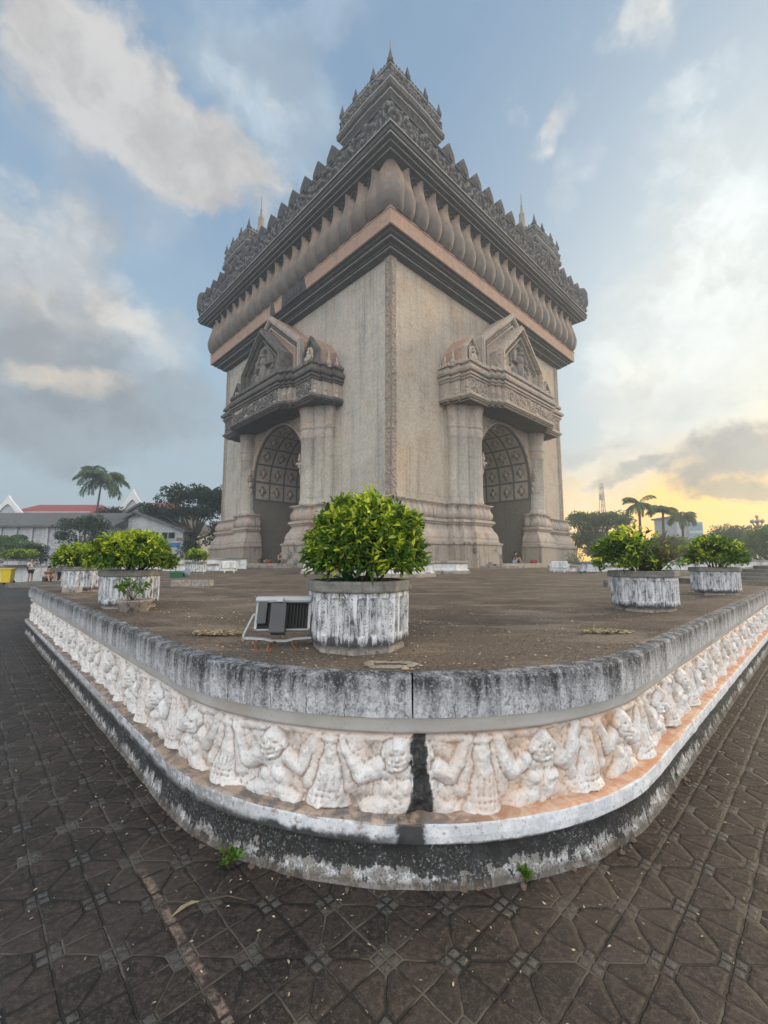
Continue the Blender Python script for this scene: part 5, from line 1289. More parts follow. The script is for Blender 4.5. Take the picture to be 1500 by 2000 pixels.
# ------------------------------------------------------------------ bin, crate, lamp post, people
def at(x, y, Y):
    """world point seen at photo pixel (x,y) at distance Y"""
    u, v = x - 750, 1000 - y; c, s_ = math.cos(R(6.3)), math.sin(R(6.3)); d = 840 * c - v * s_
    return Vector((u / d * Y, Y, 1.6 + (v * c + 840 * s_) / d * Y))
M_yel = flat('yellow_plastic', (.70, .52, .02), .4); M_dgreen = flat('green_plastic', (.02, .12, .06), .45); M_rub = flat('black_rubber', (.02, .02, .02), .7)
bn = empty('wheelie_bin', (-24.6, 28.4, 0), .3, 'yellow wheelie bin before the white wall at the far left', 'bin')
mb = MB(); mb.lathe([(.34, .12), (.42, .95)], 4, (0, 0, 0), False, rot=PI / 4); mb.build('body', M_yel, bn); mb = MB(); mb.box(-.33, .33, -.36, .33, .94, 1.02, .02); mb.build('lid', M_yel, bn)
for x in (-.26, .26):
    mb = MB(); mb.tube([(x - .03, .24, .12), (x + .03, .24, .12)], .12, 12); mb.build('wheel', M_rub, bn)
cr = empty('crate', (-6.9, 14.7, Z1), .2, 'dark green crate with pale cloth on the terrace', 'crate')
mb = MB(); mb.box(-.28, .12, -.18, .18, 0, .16, .01); mb.box(-.3, .14, -.2, .2, .13, .17, .005); mb.build('crate_body', M_dgreen, cr)
mb = MB(); mb.ell((.22, 0, .16), (.13, .14, .17), 10, 8, lambda d: .9 + .2 * math.sin(d[0] * 7 + d[2] * 5)); mb.build('cloth', flat('pale_cloth', (.20, .27, .30)), cr)
lp = empty('lamp_post', (at(480, 1103, 41)[0], 41, Z1), 0, 'thin white lamp post standing at the left door passage', 'lamp')
mb = MB(); mb.tube([(0, 0, 0), (0, 0, 3.55)], .05, 8); mb.build('pole', M_white, lp); mb = MB(); mb.box(-.12, .62, -.12, .12, 3.5, 3.68, .03); mb.build('lamp_head', M_white, lp)

M_skin = flat('skin', (.42, .26, .18), .55); M_hair = flat('hair', (.015, .012, .01), .5)
def cloth(name, c): return flat('cloth_' + name, c, .85, 0, .12, 15)
def skinned(name, J, E_, m, parent, sub=1):
    me = bpy.data.meshes.new(name); me.from_pydata([j[0] for j in J], E_, []); o = bpy.data.objects.new(name, me); COL.objects.link(o); o.parent = parent
    sk = o.modifiers.new('skin', 'SKIN'); 
    for i, j in enumerate(J):
        r = j[1]; me.skin_vertices[0].data[i].radius = (r, r) if not hasattr(r, '__len__') else r
    me.skin_vertices[0].data[0].use_root = True
    sk.use_smooth_shade = True
    sb = o.modifiers.new('sub', 'SUBSURF'); sb.levels = sub; sb.render_levels = sub + 1
    me.materials.append(m); return o
def person(loc, rz, pose, label, top, bottom, hair_long=True, scale=1., group=None, hat=None):
    p = empty('person', loc, rz, label, 'person', group); p.scale = (scale,) * 3
    if pose == 'stand':      # faces -y, head bowed
        J = [((0, 0, .95), (.15, .10)), ((0, .01, 1.15), (.13, .09)), ((0, .02, 1.36), (.16, .09)), ((0, 0, 1.47), .05), ((0, -.03, 1.55), (.075, .085)), ((0, -.035, 1.63), (.075, .085)),
             ((-.17, .02, 1.37), .05), ((-.23, -.02, 1.13), .038), ((-.12, -.20, 1.08), .028), ((-.06, -.24, 1.12), .02),
             ((.17, .02, 1.37), .05), ((.22, .0, 1.12), .038), ((.14, -.17, 1.05), .028), ((.08, -.22, 1.10), .02),
             ((-.09, 0, .86), .085), ((-.11, -.02, .50), .055), ((-.12, .02, .08), .038), ((-.12, -.12, .03), .03),
             ((.09, 0, .86), .085), ((.10, .02, .50), .055), ((.12, .05, .08), .038), ((.13, -.09, .03), .03)]
        top_i = [(0, 1), (1, 2)]
        E_ = [(0, 1), (1, 2), (2, 3), (3, 4), (4, 5), (2, 6), (6, 7), (7, 8), (8, 9), (2, 10), (10, 11), (11, 12), (12, 13), (0, 14), (14, 15), (15, 16), (16, 17), (0, 18), (18, 19), (19, 20), (20, 21)]
    else:                    # seated, knees up, leaning forwards, faces -y
        J = [((0, 0, .12), (.16, .13)), ((0, -.02, .32), (.14, .10)), ((0, -.09, .52), (.16, .09)), ((0, -.13, .62), .05), ((0, -.17, .69), (.075, .085)), ((0, -.18, .77), (.075, .085)),
             ((-.17, -.09, .52), .05), ((-.22, -.20, .32), .038), ((-.14, -.38, .36), .028), ((-.08, -.44, .36), .02),
             ((.17, -.09, .52), .05), ((.22, -.22, .33), .038), ((.12, -.40, .34), .028), ((.07, -.45, .34), .02),
             ((-.10, -.05, .12), .09), ((-.14, -.42, .40), .058), ((-.14, -.55, .05), .038), ((-.15, -.66, .03), .03),
             ((.10, -.05, .12), .09), ((.15, -.44, .36), .058), ((.15, -.50, .05), .038), ((.17, -.61, .03), .03)]
        E_ = [(0, 1), (1, 2), (2, 3), (3, 4), (4, 5), (2, 6), (6, 7), (7, 8), (8, 9), (2, 10), (10, 11), (11, 12), (12, 13), (0, 14), (14, 15), (15, 16), (16, 17), (0, 18), (18, 19), (19, 20), (20, 21)]
    skinned('body', J, E_, M_skin, p)
    def sub_(ix, ed, grow, m, nm, cut=None):
        JJ = []
        for k in ix:
            r = J[k][1]; r = tuple(q + grow for q in r) if hasattr(r, '__len__') else r + grow; JJ.append([Vector(J[k][0]), r])
        if cut:
            for (k, ref, f) in cut: JJ[k][0] = Vector(J[ref][0]).lerp(JJ[k][0], f)
        skinned(nm, [(tuple(j[0]), j[1]) for j in JJ], ed, m, p)
    sub_([1, 2, 0, 6, 7, 10, 11], [(0, 1), (0, 2), (1, 3), (3, 4), (1, 5), (5, 6)], .018, top, 'shirt', [(4, 6, .6), (6, 10, .6)])
    sub_([0, 14, 15, 18, 19], [(0, 1), (1, 2), (0, 3), (3, 4)], .02, bottom, 'shorts', [(2, 14, .55), (4, 18, .55)])
    hd = Vector(J[5][0]); mb = MB()
    mb.ell((hd[0], hd[1] + .025, hd[2] + .02), (.095, .10, .11), 12, 8, lambda d: 1 if d[1] > -.35 or d[2] > .25 else .72)
    if hair_long: mb.ell((hd[0], hd[1] + .09, hd[2] - .12), (.085, .05, .17), 10, 8)
    mb.build('hair', M_hair, p)
    if hat: mb = MB(); mb.lathe([(.15, .0), (.10, .02), (.09, .10), (.01, .12)], 14, (hd[0], hd[1], hd[2] + .04)); mb.build('hat', hat, p)
    return p
person((-23.35, 28.7, 0), R(70), 'stand', 'person standing on the far left in a white top and dark shorts, head bowed', cloth('white', (.65, .67, .70)), cloth('black', (.02, .02, .024)))
bag = MB(); bag.ell((-23.62, 28.85, 1.12), (.12, .16, .24), 10, 8); tag(bag.build('bag', cloth('black', (.02, .02, .024))), 'dark bag carried by the standing person in the white top', 'bag')
person((-20.9, 27.0, .25), R(60), 'sit', 'person in a tan top sitting next to the standing person', cloth('tan', (.22, .12, .08)), cloth('brown', (.10, .05, .035)), True, 1.1)
person((-18.3, 25.6, .32), R(-60), 'sit', 'person in black leaning forward, rightmost sitter at the far left', cloth('black', (.02, .02, .024)), cloth('black', (.02, .02, .024)), True, 1.15)
person((-18.9, 27.2, .36), R(-20), 'sit', 'person with pale hat sitting behind the sitter in black', cloth('grey', (.16, .16, .17)), cloth('brown', (.10, .05, .035)), True, 1.1, None, cloth('white', (.65, .67, .70)))
mb = MB(); mb.prism(rounded(-19.2, 27.2, 6.2, 3.6, .6, .3), lambda u, v: (u, v, 0), lambda u, v: (u, v, .22)); tag(mb.build('seat_step', M_step, None, True), 'low broad step the group at the far left sits on', 'step')
yy = 41.5
def pit(x, Y=yy): return (at(x, 1100, Y)[0], Y, Z1 + .28)
person(pit(487, 39.5), R(-40), 'sit', 'seated person in dark blue, leftmost in the left door passage', cloth('navy', (.018, .03, .07)), cloth('black', (.02, .02, .024)), False, 1.25)
person(pit(509, 39.5), R(-70), 'sit', 'seated person with long hair in the middle of the left door passage', cloth('blueblack', (.012, .018, .045)), cloth('black', (.02, .02, .024)), True, 1.25)
person(pit(545, 38), R(60), 'sit', 'seated person in pale pink, rightmost in the left door passage', cloth('pink', (.42, .28, .24)), cloth('brown', (.10, .05, .035)), False, 1.25)
person(pit(1003, 37), R(80), 'sit', 'person in black with pale jeans resting in the right door passage', cloth('black', (.02, .02, .024)), cloth('denim', (.30, .38, .46)), True, 1.2)
for i, (x, Y, c_, lab) in enumerate(((525, 39, (.35, .10, .04), 'orange bundle lying between the sitters in the left door passage'), (519, 39.5, (.45, .43, .40), 'pale bundle lying between the sitters in the left door passage'), (565, 38.5, (.30, .12, .06), 'brown red bag right of the sitter in pale pink'), (1042, 37.5, (.35, .03, .07), 'magenta bag on the floor of the right door passage'))):
    p_ = pit(x, Y); mb = MB(); mb.ell((p_[0], p_[1], p_[2] + .13), (.34, .26, .2), 12, 8, lambda d: .8 + .25 * math.sin(d[0] * 6 + d[1] * 4 + i)); tag(mb.build('bundle', flat('bundle_%d' % i, c_, .8, 0, .4, 6)), lab, 'bag')

# ------------------------------------------------------------------ background buildings
M_bw = weathered('white_building', (.52, .54, .56), (.45, .47, .49), (.22, .23, .24), .5, .4, .3); M_roofg = weathered('grey_tile_roof', (.17, .165, .155), (.12, .12, .115), (.06, .06, .06), 1.2, .5, .4)
M_roofr = weathered('red_roof', (.36, .09, .075), (.28, .08, .065), (.16, .05, .05), .8, .3, .3); M_win = flat('dark_window', (.02, .025, .03), .2); M_blue = flat('blue_panel', (.04, .22, .50), .5); M_brown = flat('brown_wall', (.24, .18, .14), .8)
def facing(x, Y): return math.atan2(-x, Y)
def building(x0, x1, Y, yt, ye, yb, label, deep=9, gable=None, m_wall=M_bw, m_roof=M_roofg, name='building'):
    """long block: front from photo column x0 to x1 at distance Y, roof ridge/eave rows yt, ye"""
    a = at(x0, 1090, Y); b = at(x1, 1090, Y); he = at(x0, ye, Y)[2]; hr = at(x0, yt, Y)[2]; L = b[0] - a[0]
    r = empty(name, (a[0], Y, 0), 0, label, 'building'); mb = MB(); mb.box(0, L, 0, deep, 0, he); mb.build('wall', m_wall, r)
    if gable is None:
        mb = MB(); e = .7
        mb.add([(-e, -e, he - .15), (L + e, -e, he - .15), (L + e, deep / 2, hr), (-e, deep / 2, hr), (L + e, deep + e, he - .15), (-e, deep + e, he - .15), (-e, -e, he - .35), (L + e, -e, he - .35)], [(0, 1, 2, 3), (3, 2, 4, 5), (6, 7, 1, 0), (0, 3, 5), (1, 4, 2)])
        mb.build('roof', m_roof, r)
    return r, L, he, hr
r, L, he, hr = building(-60, 215, 52, 994, 1024, 1080, 'long white building with grey tiled roof and pierced block walls on the left')
for i in range(9):
    x = L * (i + .06) / 9; w = L / 9 * .72
    mb = MB(); n1_, n2_ = 10, 6; zb, zt = he - 2.9, he - .9
    for k in range(n1_ + 1): mb.box(x + w * k / n1_ - .06, x + w * k / n1_ + .06, -.10, -.02, zb, zt)
    for k in range(n2_ + 1): mb.box(x, x + w, -.11, -.03, zb + (zt - zb) * k / n2_ - .06, zb + (zt - zb) * k / n2_ + .06)
    sc_ = mb.build('pierced_screen', M_bw, r); mb = MB(); mb.box(x, x + w, -.02, -.005, zb, zt); mb.build('opening', M_win, sc_)
    mb = MB(); mb.box(x - .45, x - .12, -.25, 0, 0, he - .35); mb.build('pilaster', M_bw, r)
def gablehouse(pts, Y, deep, wallm, label, roofm=M_roofg, wins=(), extra=None, name='building', ov=.5):
    """gable front drawn by its photo outline: left eave, apex, right eave"""
    (xl, yl), (xa, ya), (xr, yr) = pts; A = at(xl, yl, Y); B = at(xa, ya, Y); Cc = at(xr, yr, Y); r = empty(name, (B[0], Y, 0), 0, label, 'building')
    P = [(A[0] - B[0], A[2]), (0, B[2]), (Cc[0] - B[0], Cc[2])]
    mb = MB(); mb.prism([(P[0][0], 0), P[0], P[1], P[2], (P[2][0], 0)], lambda u, v: (u, 0, v), lambda u, v: (u, deep, v)); mb.build('wall', wallm, r, True)
    mb = MB()
    for (p, q) in ((P[0], P[1]), (P[1], P[2])):
        dx, dz = q[0] - p[0], q[1] - p[1]; k = ov / math.hypot(dx, dz)
        p2 = (p[0] - dx * k, p[1] - dz * k) if p is P[0] else p; q2 = (q[0] + dx * k, q[1] + dz * k) if q is P[2] else q
        mb.add([(p2[0], -.6, p2[1] + .02), (q2[0], -.6, q2[1] + .02), (q2[0], deep, q2[1] + .02), (p2[0], deep, p2[1] + .02), (p2[0], -.6, p2[1] + .30), (q2[0], -.6, q2[1] + .30), (q2[0], deep, q2[1] + .30), (p2[0], deep, p2[1] + .30)], [(3, 2, 1, 0), (4, 5, 6, 7), (0, 1, 5, 4), (1, 2, 6, 5), (2, 3, 7, 6), (3, 0, 4, 7)])
    mb.build('roof', roofm, r)
    for (x0, y0, x1, y1, m) in wins:
        a = at(x0, y0, Y); b = at(x1, y1, Y); mb = MB(); mb.box(a[0] - B[0], b[0] - B[0], -.09, -.01, b[2], a[2]); w = mb.build('window', m, r)
        if m is M_win: mb = MB(); mb.box(a[0] - B[0] - .1, b[0] - B[0] + .1, -.14, -.02, b[2] - .12, b[2]); mb.box((a[0] + b[0]) / 2 - B[0] - .04, (a[0] + b[0]) / 2 - B[0] + .04, -.13, -.09, b[2], a[2]); mb.build('frame', M_bw, w)
    return r
gablehouse(((200, 1032), (278, 986), (372, 1034)), 58, 12, M_bw, 'white gabled house behind the lime shrubs, taller rear gable')
gablehouse(((208, 1036), (268, 1003), (358, 1038)), 54, 6, M_bw, 'white gabled house front with dark windows and a blue panel', M_roofg,
           ((292, 1040, 309, 1052, M_win), (317, 1040, 341, 1052, M_win), (331, 1060, 352, 1068, M_blue), (214, 1040, 226, 1055, M_win), (345, 1050, 360, 1056, M_brown)))
# red roofs with white finials behind
def redroof(x0, x1, xg, yg, yr, Y, label):
    a = at(x0, yr, Y); b = at(x1, yr, Y); g_ = at(xg, yg, Y); r = empty('building', (a[0], Y, 0), 0, label, 'building'); L = b[0] - a[0]; z = a[2]
    mb = MB(); mb.box(0, L, 0, 10, 0, z - 1.8); mb.build('wall', M_bw, r); mb = MB(); mb.add([(-1, -1, z - 2.4), (L + 1, -1, z - 2.4), (L - 1, 5, z), (1, 5, z), (L + 1, 11, z - 2.4), (-1, 11, z - 2.4)], [(0, 1, 2, 3), (3, 2, 4, 5), (0, 3, 5), (1, 4, 2)]); mb.build('roof', M_roofr, r)
    gx = g_[0] - a[0]; h = g_[2] - (z - 2.2)
    mb = MB(); ol = [(-2.6, 0), (-1.4, h * .42), (-.5, h * .74), (0, h), (.5, h * .74), (1.4, h * .42), (2.6, 0)]; il = [(-1.5, 0), (-.9, h * .26), (-.4, h * .42), (0, h * .52), (.4, h * .42), (.9, h * .26), (1.5, 0)]
    for i in range(6):
        V = [(gx + p[0], yy_, z - 2.2 + p[1]) for yy_ in (-1.6, -1.2) for p in (ol[i], ol[i + 1], il[i + 1], il[i])]
        mb.add(V, [(0, 1, 2, 3), (7, 6, 5, 4), (0, 4, 5, 1), (1, 5, 6, 2), (2, 6, 7, 3), (3, 7, 4, 0)])
    gb = mb.build('gable_board', flat('white_trim', (.75, .77, .78), .6), r, True)
    mb = MB(); mb.prism(il, lambda u, v: (gx + u, -1.3, z - 2.2 + v), lambda u, v: (gx + u, -1.0, z - 2.2 + v)); mb.build('gable_panel', M_bw, gb, True); return r
redroof(22, 175, 32, 970, 979, 75, 'red roofed hall with white pointed gable at the far left')
redroof(215, 330, 270, 958, 975, 78, 'red roofed hall with white pointed gable behind the white gabled house')
# glass block on the right
g_ = at(1330, 1090, 95); gb = empty('office_building', (g_[0], 95, 0), 0, 'pale office block with blue glass between the palms on the right', 'building'); w1 = at(1368, 1090, 95)[0] - g_[0]; zt = at(1340, 1010, 95)[2]
mb = MB(); mb.box(-.3, w1 * .8, 0, 8, 0, zt); mb.box(w1 * .3, w1, -1.5, -.02, 0, at(1340, 1020, 95)[2]); mb.build('wall', M_bw, gb); mb = MB(); mb.box(-.8, w1 * .9, -.5, 8.4, zt, zt + .35); mb.build('roof_slab', M_roofg, gb)
for i in range(3):
    for j in range(2):
        mb = MB(); x = w1 * .34 + j * w1 * .33; z = at(1340, 1020, 95)[2] - 1.9 - i * 2.1; mb.box(x, x + w1 * .28, -1.60, -1.49, z, z + 1.5); mb.build('window', flat('blue_glass', (.16, .27, .36), .15), gb)

# ------------------------------------------------------------------ trees
def clump(rs, c, r, n, L, lo, hi, flatz=.7):
    q = rs.normal(size=(n, 3)); q = unit(q) * (rs.uniform(.35, 1., n) ** .5)[:, None]; p = np.array(c) + q * np.array([r, r, r * flatz])
    ax = unit(q + rs.normal(size=(n, 3)) * .9); l = L * rs.uniform(.6, 1.3, n); sh = np.clip(.5 + q[:, 2] * .5, 0, 1)
    return leaves(p, ax, l, l * .6, np.clip(lo + (hi - lo) * (rs.uniform(size=n) * .6 + sh * .4), 0, 1), droop=.15)
def tree(name, base, crowns, trunk_h, tr, n, L, m, label, cat='tree', group=None, seed=1, lo=.1, hi=.8, r=(.8, 1.3), flatz=.6, branches=14):
    """crowns: list of (cx,cz,cy,rx,rz,ry) lobes relative to base; clumps are scattered over each lobe's shell"""
    rs = np.random.RandomState(seed); root = empty(name, base, 0, label, cat, group); parts = []; tips = []
    tot = sum(c[3] * c[4] for c in crowns)
    for (cx, cz, cy, rx, rz, ry) in crowns:
        k = max(4, int(n * rx * rz / tot))
        for i in range(k):
            d = unit(rs.normal(size=3)); d[2] = d[2] if d[2] > -.5 else -d[2]; f_ = rs.uniform(.45, 1.0); p = np.array([cx, cy, cz]) + d * np.array([rx, ry, rz]) * f_
            parts.append(clump(rs, p, rs.uniform(*r), int(rs.uniform(55, 95)), L, lo, hi, flatz)); tips.append(p)
    leafmesh('crown', parts, m, root)
    mb = MB(); top = np.array([0, 0, trunk_h]); mb.tube([(0, 0, -.2), (tr * .3, 0, trunk_h * .5), tuple(top)], [tr * 1.25, tr, tr * .8], 9)
    for i in range(branches):
        t = tips[rs.randint(len(tips))]; mid = top * .5 + t * .5 + rs.normal(size=3) * .3 - np.array([0, 0, .3]); mb.tube([top - [0, 0, tr], mid, t], [tr * .55, tr * .3, .04], 6)
    mb.build('trunk', M_bark, root); return root
tb = at(378, 1075, 56)
tree('rain_tree', (tb[0], 56, 0), [(0, 9.4, 0, 5.2, 1.9, 3.5), (-4.8, 7.4, 0, 3.0, 1.3, 2.5), (3.2, 8.4, 0, 3.2, 2.6, 3), (3.8, 4.4, 0, 2.0, 2.6, 2), (-1.0, 7.4, 0, 3.2, 1.0, 2.5)], 4.4, .34, 185, .34, M_leafd, 'broad dark rain tree left of the monument', seed=4, lo=0, hi=.55, r=(.7, 1.3), flatz=.45, branches=14)
tb = at(155, 1075, 44); tree('tree', (tb[0], 44, 0), [(0, 4.5, 0, 2.6, 1.5, 2), (1.0, 5.2, 0, 1.4, 1.0, 1.3), (-1.4, 3.6, 0, 1.5, 1., 1.3)], 2.4, .2, 48, .22, M_leafd, 'small loose tree before the long white building', seed=6, lo=.1, hi=.8, r=(.4, .8))
tb = at(212, 1060, 64); tree('tree', (tb[0], 64, 0), [(0, 7.4, 0, 2.4, 1.9, 2)], 4, .3, 30, .3, M_leafd, 'dark tree standing under the coconut palm', seed=8, lo=0, hi=.5, r=(.6, 1.))
tb = at(258, 1075, 50); tree('tree', (tb[0], 50, 0), [(0, 3.6, 0, 2.2, 1.0, 1.5)], 2, .2, 26, .24, M_leafd, 'low dark tree before the gabled house', seed=9, lo=0, hi=.6, r=(.4, .7))
tb = at(30, 1080, 40); tree('tree', (tb[0], 40, 0), [(-1.2, 2.8, 0, 1.8, 1.0, 1.4), (1.5, 2.2, 0, 1.6, .9, 1.4)], 1.4, .15, 34, .22, M_leafh, 'loose scrubby tree at the far left edge', seed=10, lo=.1, hi=.6, r=(.35, .6))
def palm(base, H_, r, lean, label, seed, n=22, cat='palm', group=None, m=None):
    rs = np.random.RandomState(seed); root = empty('palm_tree', base, 0, label, cat, group); mb = MB()
    pts = [(lean * (k / 8) ** 1.8, 0, H_ * k / 8) for k in range(9)]; mb.tube(pts, [.19 - .010 * k for k in range(9)], 9); mb.build('trunk', M_bark, root)
    parts = []; st_ = MB(); top = np.array(pts[-1])
    for i in range(n):
        a = 2 * PI * i / n * 2.618 + rs.uniform(-.2, .2); e0 = rs.uniform(-.15, 1.35); L = r * rs.uniform(.85, 1.1); k = 15; P = [top.copy()]
        for q in range(k): e = e0 - 1.9 * (q / k) ** 1.25; P.append(P[-1] + np.array([math.cos(a) * math.cos(e), math.sin(a) * math.cos(e), math.sin(e)]) * L / k)
        P = np.array(P); st_.tube(P[::3], [.035, .03, .022, .015, .008, .004][:len(P[::3])], 4)
        d = unit(np.gradient(P, axis=0)); sd_ = np.array([-math.sin(a), math.cos(a), 0])
        for sg in (-1, 1):
            for sh in (0, .25, .5, .75):
                pp_ = P[1:-1] * (1 - sh) + P[2:] * sh; w = np.sin(PI * (np.arange(len(pp_)) + 1.5) / (len(pp_) + 2)) ** .6
                ax = d[1:-1] * .55 + sd_ * sg * .8 + np.array([0, 0, -.55]) + rs.normal(size=pp_.shape) * .08
                parts.append(leaves(pp_, ax, r * .30 * w + .1, r * .017, np.full(len(pp_), rs.uniform(.1, .75)), droop=.3))
    leafmesh('fronds', parts, m or M_palm, root); st_.build('midribs', M_palm, root); return root
tb = at(190, 1030, 62); palm((tb[0] - .6, 62, 0), at(193, 935, 62)[2], 3.9, .8, 'tall coconut palm with ragged fronds rising behind the white buildings', 3, 26)
tb = at(25, 1045, 42); palm((tb[0] - .5, 42, 0), 3.3, 2.0, 0, 'short feathery palm at the far left edge', 5, 14)
for (x, y, Y, r_, sd, lab) in ((1246, 984, 48, 2.1, 11, 'left one of the three slender palms on the right, the tallest'), (1292, 1000, 50, 2.0, 12, 'middle one of the three slender palms on the right'), (1330, 1010, 52, 2.0, 13, 'right one of the three slender palms, beside the office block')):
    tb = at(x, y, Y); palm((tb[0], Y, 0), tb[2], r_, .15, lab, sd, 16, group='slender palms on the right')
tb = at(1165, 1090, 58); tree('rain_tree', (tb[0], 58, 0), [(-1.2, 6.5, 0, 3.8, 1.6, 3), (2.2, 6.4, 0, 3.4, 1.5, 3), (0, 4.0, 0, 4.4, 1.6, 3)], 2.6, .4, 170, .26, M_leafh, 'airy rain tree right of the monument', seed=14, lo=.0, hi=.55, r=(.5, 1.0), flatz=.5, branches=30)
tb = at(1200, 1090, 50); tree('tree', (tb[0], 50, 0), [(0, 2.6, 0, 3.0, 1.4, 2), (2.6, 2.4, 0, 2.0, 1.2, 2)], 1.2, .2, 100, .26, M_leafh, 'dense low tree under the airy rain tree on the right', seed=15, lo=.0, hi=.5, r=(.5, .9))
tb = at(1300, 1090, 46); tree('tree', (tb[0], 46, 0), [(0, 2.8, 0, 3.0, 1.2, 2)], 1.4, .2, 90, .24, M_leafh, 'dull bushy tree under the three palms', seed=16, lo=.1, hi=.6, r=(.5, .8))
tb = at(1430, 1090, 60); tree('tree', (tb[0], 60, 0), [(0, 3.6, 0, 3.0, 2.6, 2.8), (-1.9, 2.8, 0, 1.6, 1.8, 1.6), (2.0, 2.8, 0, 1.7, 1.7, 1.7)], 2, .35, 260, .24, M_leafh, 'round dark tree below the yellow sky on the right', seed=17, lo=.0, hi=.30, r=(.6, .9), flatz=.8)
tb = at(1508, 1090, 40); tree('tree', (tb[0], 40, 0), [(0, 2.7, 0, 2.3, 2.0, 2.0)], 1.4, .25, 150, .18, M_leafh, 'rounded green tree cut by the right edge of the view', seed=18, lo=.2, hi=.8, r=(.4, .6), flatz=.8)
for (x, Y, w_, y_, c_, lab, sd) in ((65, 34, 1.35, 1066, M_leafd, 'clipped dark dome of a bush at the far left', 21), (371, 34, .95, 1050, M_leafd, 'clipped dark dome of a bush before the white house', 22)):
    tb = at(x, 1095, Y); tp = at(x, y_, Y)[2]; tree('topiary', (tb[0], Y, .9), [(0, (tp - .9) * .45, 0, w_, (tp - .9) * .55, w_)], .5, .1, 44, .10, c_, lab, 'shrub', seed=sd, lo=.0, hi=.30, r=(.25, .35), flatz=.8, branches=4)
tb = at(38, 1095, 31); planter((tb[0], 31, 1.12), .80, .3, 'white planter on the low wall at the far left', .48)
bush('shrub', (tb[0], 31, 1.55), 1.2, 1.0, .75, 260, 'bright lime shrub in the planter on the far left low wall', 'shrubs in the planters', 1.1, 0, .17, seed=31)
# hedges far away
for (x0, x1, Y, z0, z1, lab, sd) in ((1105, 1500, 40, 1.0, 2.0, 'long dark hedge beyond the terrace on the right', 41), (250, 440, 40, .4, 1.25, 'low dark hedge beyond the terrace on the left', 42)):
    a = at(x0, 1090, Y)[0]; b = at(x1, 1090, Y)[0]; rs = np.random.RandomState(sd); h = empty('hedge', (a, Y, 0), 0, lab, 'hedge'); parts = []
    for i in range(int((b - a) * 3.0)): parts.append(clump(rs, (rs.uniform(0, b - a), rs.uniform(-.5, .5), rs.uniform(z0, z1)), .5, 50, .16, .0, .6, .7))
    leafmesh('leaves', parts, M_leafh if x0 > 800 else M_leafd, h)
far = []; rs = np.random.RandomState(50)
for i in range(150): a = rs.uniform(-1, 1); Y = rs.uniform(130, 160); x = a * 160; far.append(clump(rs, (x, Y, rs.uniform(1, 6 + 2.5 * math.sin(x * .13))), rs.uniform(2, 3.5), 60, 1.0, 0, .4, .7))
leafmesh('far_trees', far, M_leafh, None, kind='stuff', label='hazy belt of far trees along the horizon', cat='trees')
# mast
tb = at(1177, 1000, 120); z1 = at(1177, 944, 120)[2]; ms = empty('telecom_mast', (tb[0], 120, 0), 0, 'red and white lattice mast rising behind the trees on the right', 'mast'); mb = MB(); k = 14
for i in range(k):
    z0_ = z1 * i / k; z2 = z1 * (i + 1) / k; w0 = .9 - .55 * i / k; w1_ = .9 - .55 * (i + 1) / k
    for (sx_, sy_) in ((1, 1), (1, -1), (-1, 1), (-1, -1)): mb.tube([(sx_ * w0, sy_ * w0, z0_), (sx_ * w1_, sy_ * w1_, z2)], .09, 4)
    mb.tube([(-w0, -w0, z0_), (w1_, -w1_, z2)], .06, 4); mb.tube([(w0, -w0, z0_), (-w1_, -w1_, z2)], .06, 4); mb.tube([(-w0, -w0, z0_), (w0, -w0, z0_)], .06, 4)
mb.box(-.5, .5, -.5, .5, z1 * .80, z1 * .86); mb.build('lattice', flat('mast_hazed', (.42, .36, .34), .6), ms)  # greyed base colour with distance haze mixed into it
# ornate lamp with globes
tb = at(1486, 1090, 48); lm = empty('street_lamp', (tb[0], 48, 0), 0, 'ornate many globed lamp beyond the trees at the right edge', 'lamp'); H_ = at(1486, 1012, 48)[2]; mb = MB(); mb.tube([(0, 0, 0), (0, 0, H_)], [.12, .06], 8)
gl = []
for k in range(6):
    a = 2 * PI * k / 6
    for (r_, z) in ((.85, -1.1), (.5, -.5)): e = (r_ * math.cos(a), r_ * math.sin(a), H_ + z); mb.tube([(0, 0, H_ + z - .5), (e[0] * .6, e[1] * .6, H_ + z - .45), e], .035, 5); gl.append(e)
gl.append((0, 0, H_)); mb.build('post', flat('lamp_iron', (.22, .17, .12), .6), lm)
g0 = None
for e in gl:
    if g0 is None: mb = MB(); mb.ell((0, 0, .15), (.17, .17, .22), 10, 8); c = g0 = mb.build('globe', flat('globe_glass', (.50, .42, .32), .3), lm)
    else: c = copyof(g0, lm)
    c.location = e

# ------------------------------------------------------------------ litter: fallen leaves, chips, stones at the wall foot
def litter(name, P, size, m, label, cols=(0, 1), up=True):
    n = len(P); a = rng.uniform(0, 2 * PI, n); ax = np.stack([np.cos(a), np.sin(a), rng.uniform(-.1, .25, n)], 1); L = size * rng.uniform(.4, 1.3, n)
    leafmesh(name, [leaves(P, ax, L, L * .45, rng.uniform(*cols, n), up=np.array([0, 0, 1.]) + rng.normal(size=(n, 3)) * .25, droop=.1)], m, None, kind='stuff', label=label, cat='litter')
M_lit = leaf_material('dry_leaves', (.08, .06, .035), (.32, .26, .16), (.55, .47, .33), .7, .1)
n = 5200; s_ = rng.uniform(-9, 9, n); inn = rng.exponential(1.1, n) + .1; p2 = curve(s_, inn); ok = np.ones(n, bool)
litter('fallen_leaves', np.column_stack([p2, np.full(n, TOP + .006)]), .021, M_lit, 'dry leaf bits scattered over the terrace near the coping')
n = 900; s_ = rng.uniform(-8, 8, n); o_ = -rng.exponential(.35, n) - .03; p2 = curve(s_, o_)
n2 = 350; q = np.column_stack([rng.uniform(-3, 3, n2), rng.uniform(.6, 2.4, n2)])
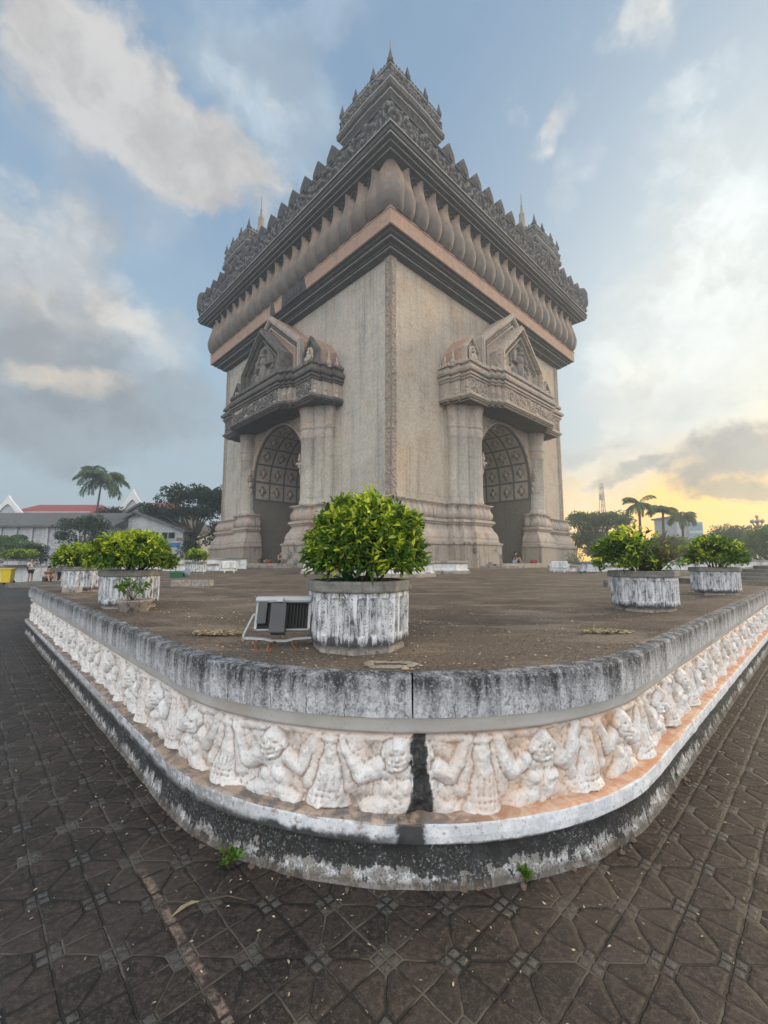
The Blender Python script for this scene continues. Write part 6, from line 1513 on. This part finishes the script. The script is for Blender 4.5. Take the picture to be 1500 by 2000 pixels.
litter('fallen_leaves', np.column_stack([np.vstack([p2, q]), np.full(n + n2, .006)]), .017, M_lit, 'tiny pale leaf bits scattered over the paving')
dl = empty('dead_leaf', (-.86, 2.20, .012), 0, 'curled dry brown leaf on the paving by the left weed', 'leaf'); V_, F_, T_ = leaves(np.array([[0, 0, 0.]]), np.array([[-.8, -.45, .05]]), .13, .03, np.array([.6]), up=np.array([0, 0, 1.])); leafmesh('blade', [(V_, F_, T_)], M_lit, dl); mb = MB(); mb.tube([(0, 0, 0), (.12, .02, .008), (.22, .0, .004)], .003, 5); mb.build('stem', M_twig, dl)
# broken bedding stones along the foot of the wall
rs = np.random.RandomState(77)
for i in range(26):
    s0 = rs.uniform(-2.6, 2.8); p = curve(np.array([s0]), -rs.uniform(.012, .05))[0]; r_ = rs.uniform(.007, .022)
    mb = MB(); k1, k2 = rs.uniform(2, 5, 2); mb.ell((0, 0, 0), (r_ * rs.uniform(1, 1.8), r_, r_ * .5), 8, 6, lambda d: .85 + .22 * math.sin(d[0] * k1 * 2 + d[1] * k2 + i)); o = mb.build('stone', mat('stone_chip', lambda n, b, o: None) if False else weathered('chip_stone', (.17, .13, .10), (.11, .09, .075), (.05, .045, .04), 20, .4, .5, (.26, .16, .11), .5, .6, .004))
    for q in o.data.polygons: q.use_smooth = False
    o.location = (p[0], p[1], .006); o.rotation_euler = (0, 0, rs.uniform(0, 6)); tag(o, 'small broken stones lying along the foot of the rounded wall', 'stone', 'broken stones at the wall foot')
# patch of chipped plaster before the nearest planter
mb = MB(); n = 40; P = np.zeros((n + 1, 5, 3))
for i in range(n + 1):
    a = 2 * PI * i / n; rr = .10 + .010 * math.sin(3 * a + 1) + .009 * math.sin(8 * a)
    for j, (k, z) in enumerate(((1.25, .001), (1.12, .008), (.95, .012), (.85, .007), (.80, .001))): P[i, j] = (rr * k * math.cos(a) * 1.25, rr * k * math.sin(a) * .62, z * (1 + .3 * math.sin(3 * a)))
mb.grid(P, True); o = mb.build('plaster_patch', flat('pale_plaster', (.27, .235, .19), .9, 0, .7, 60)); o.location = (.03, 2.53, TOP + .002); tag(o, 'pale broken ring of plaster on the terrace before the nearest planter', 'plaster')
mb = MB(); mb.ell((0, 0, 0), (.022, .014, .009), 10, 6); o = mb.build('pebble', flat('tan_pebble', (.42, .31, .18), .8)); o.location = (.115, 2.42, TOP + .010); tag(o, 'tan pebble lying above the crack in the coping', 'pebble')
for (x, s0) in ((-1, -2.05), (1, 2.25)):
    p = curve(np.array([s0]), .42)[0]; m_ = 420; a = rng.uniform(0, 2 * PI, m_); r_ = np.sqrt(rng.uniform(0, 1, m_)); P = np.column_stack([p[0] + np.cos(a) * r_ * .20, p[1] + np.sin(a) * r_ * .09, TOP + .02 + rng.uniform(0, .012, m_)])
    litter('dry_grass', P, .035, M_lit, 'patch of straw coloured dry litter on the %s coping' % ('left' if x < 0 else 'right'), (.3, .9))

# ------------------------------------------------------------------ haze: one box of even thin air round everything
hm = bpy.data.materials.new('air'); hm.use_nodes = True; n = NT(hm.node_tree); out = n.new('ShaderNodeOutputMaterial'); v = n.new('ShaderNodeVolumePrincipled')
v.inputs['Color'].default_value = (.80, .90, 1, 1); v.inputs['Density'].default_value = .0026; v.inputs['Anisotropy'].default_value = .35
n.link(v.outputs[0], out.inputs['Volume'])
mb = MB(); mb.box(-186, 186, -31, 191, -1, 50); mb.build('haze', hm, kind='stuff', label='thin bluish evening haze over the square', cat='haze')
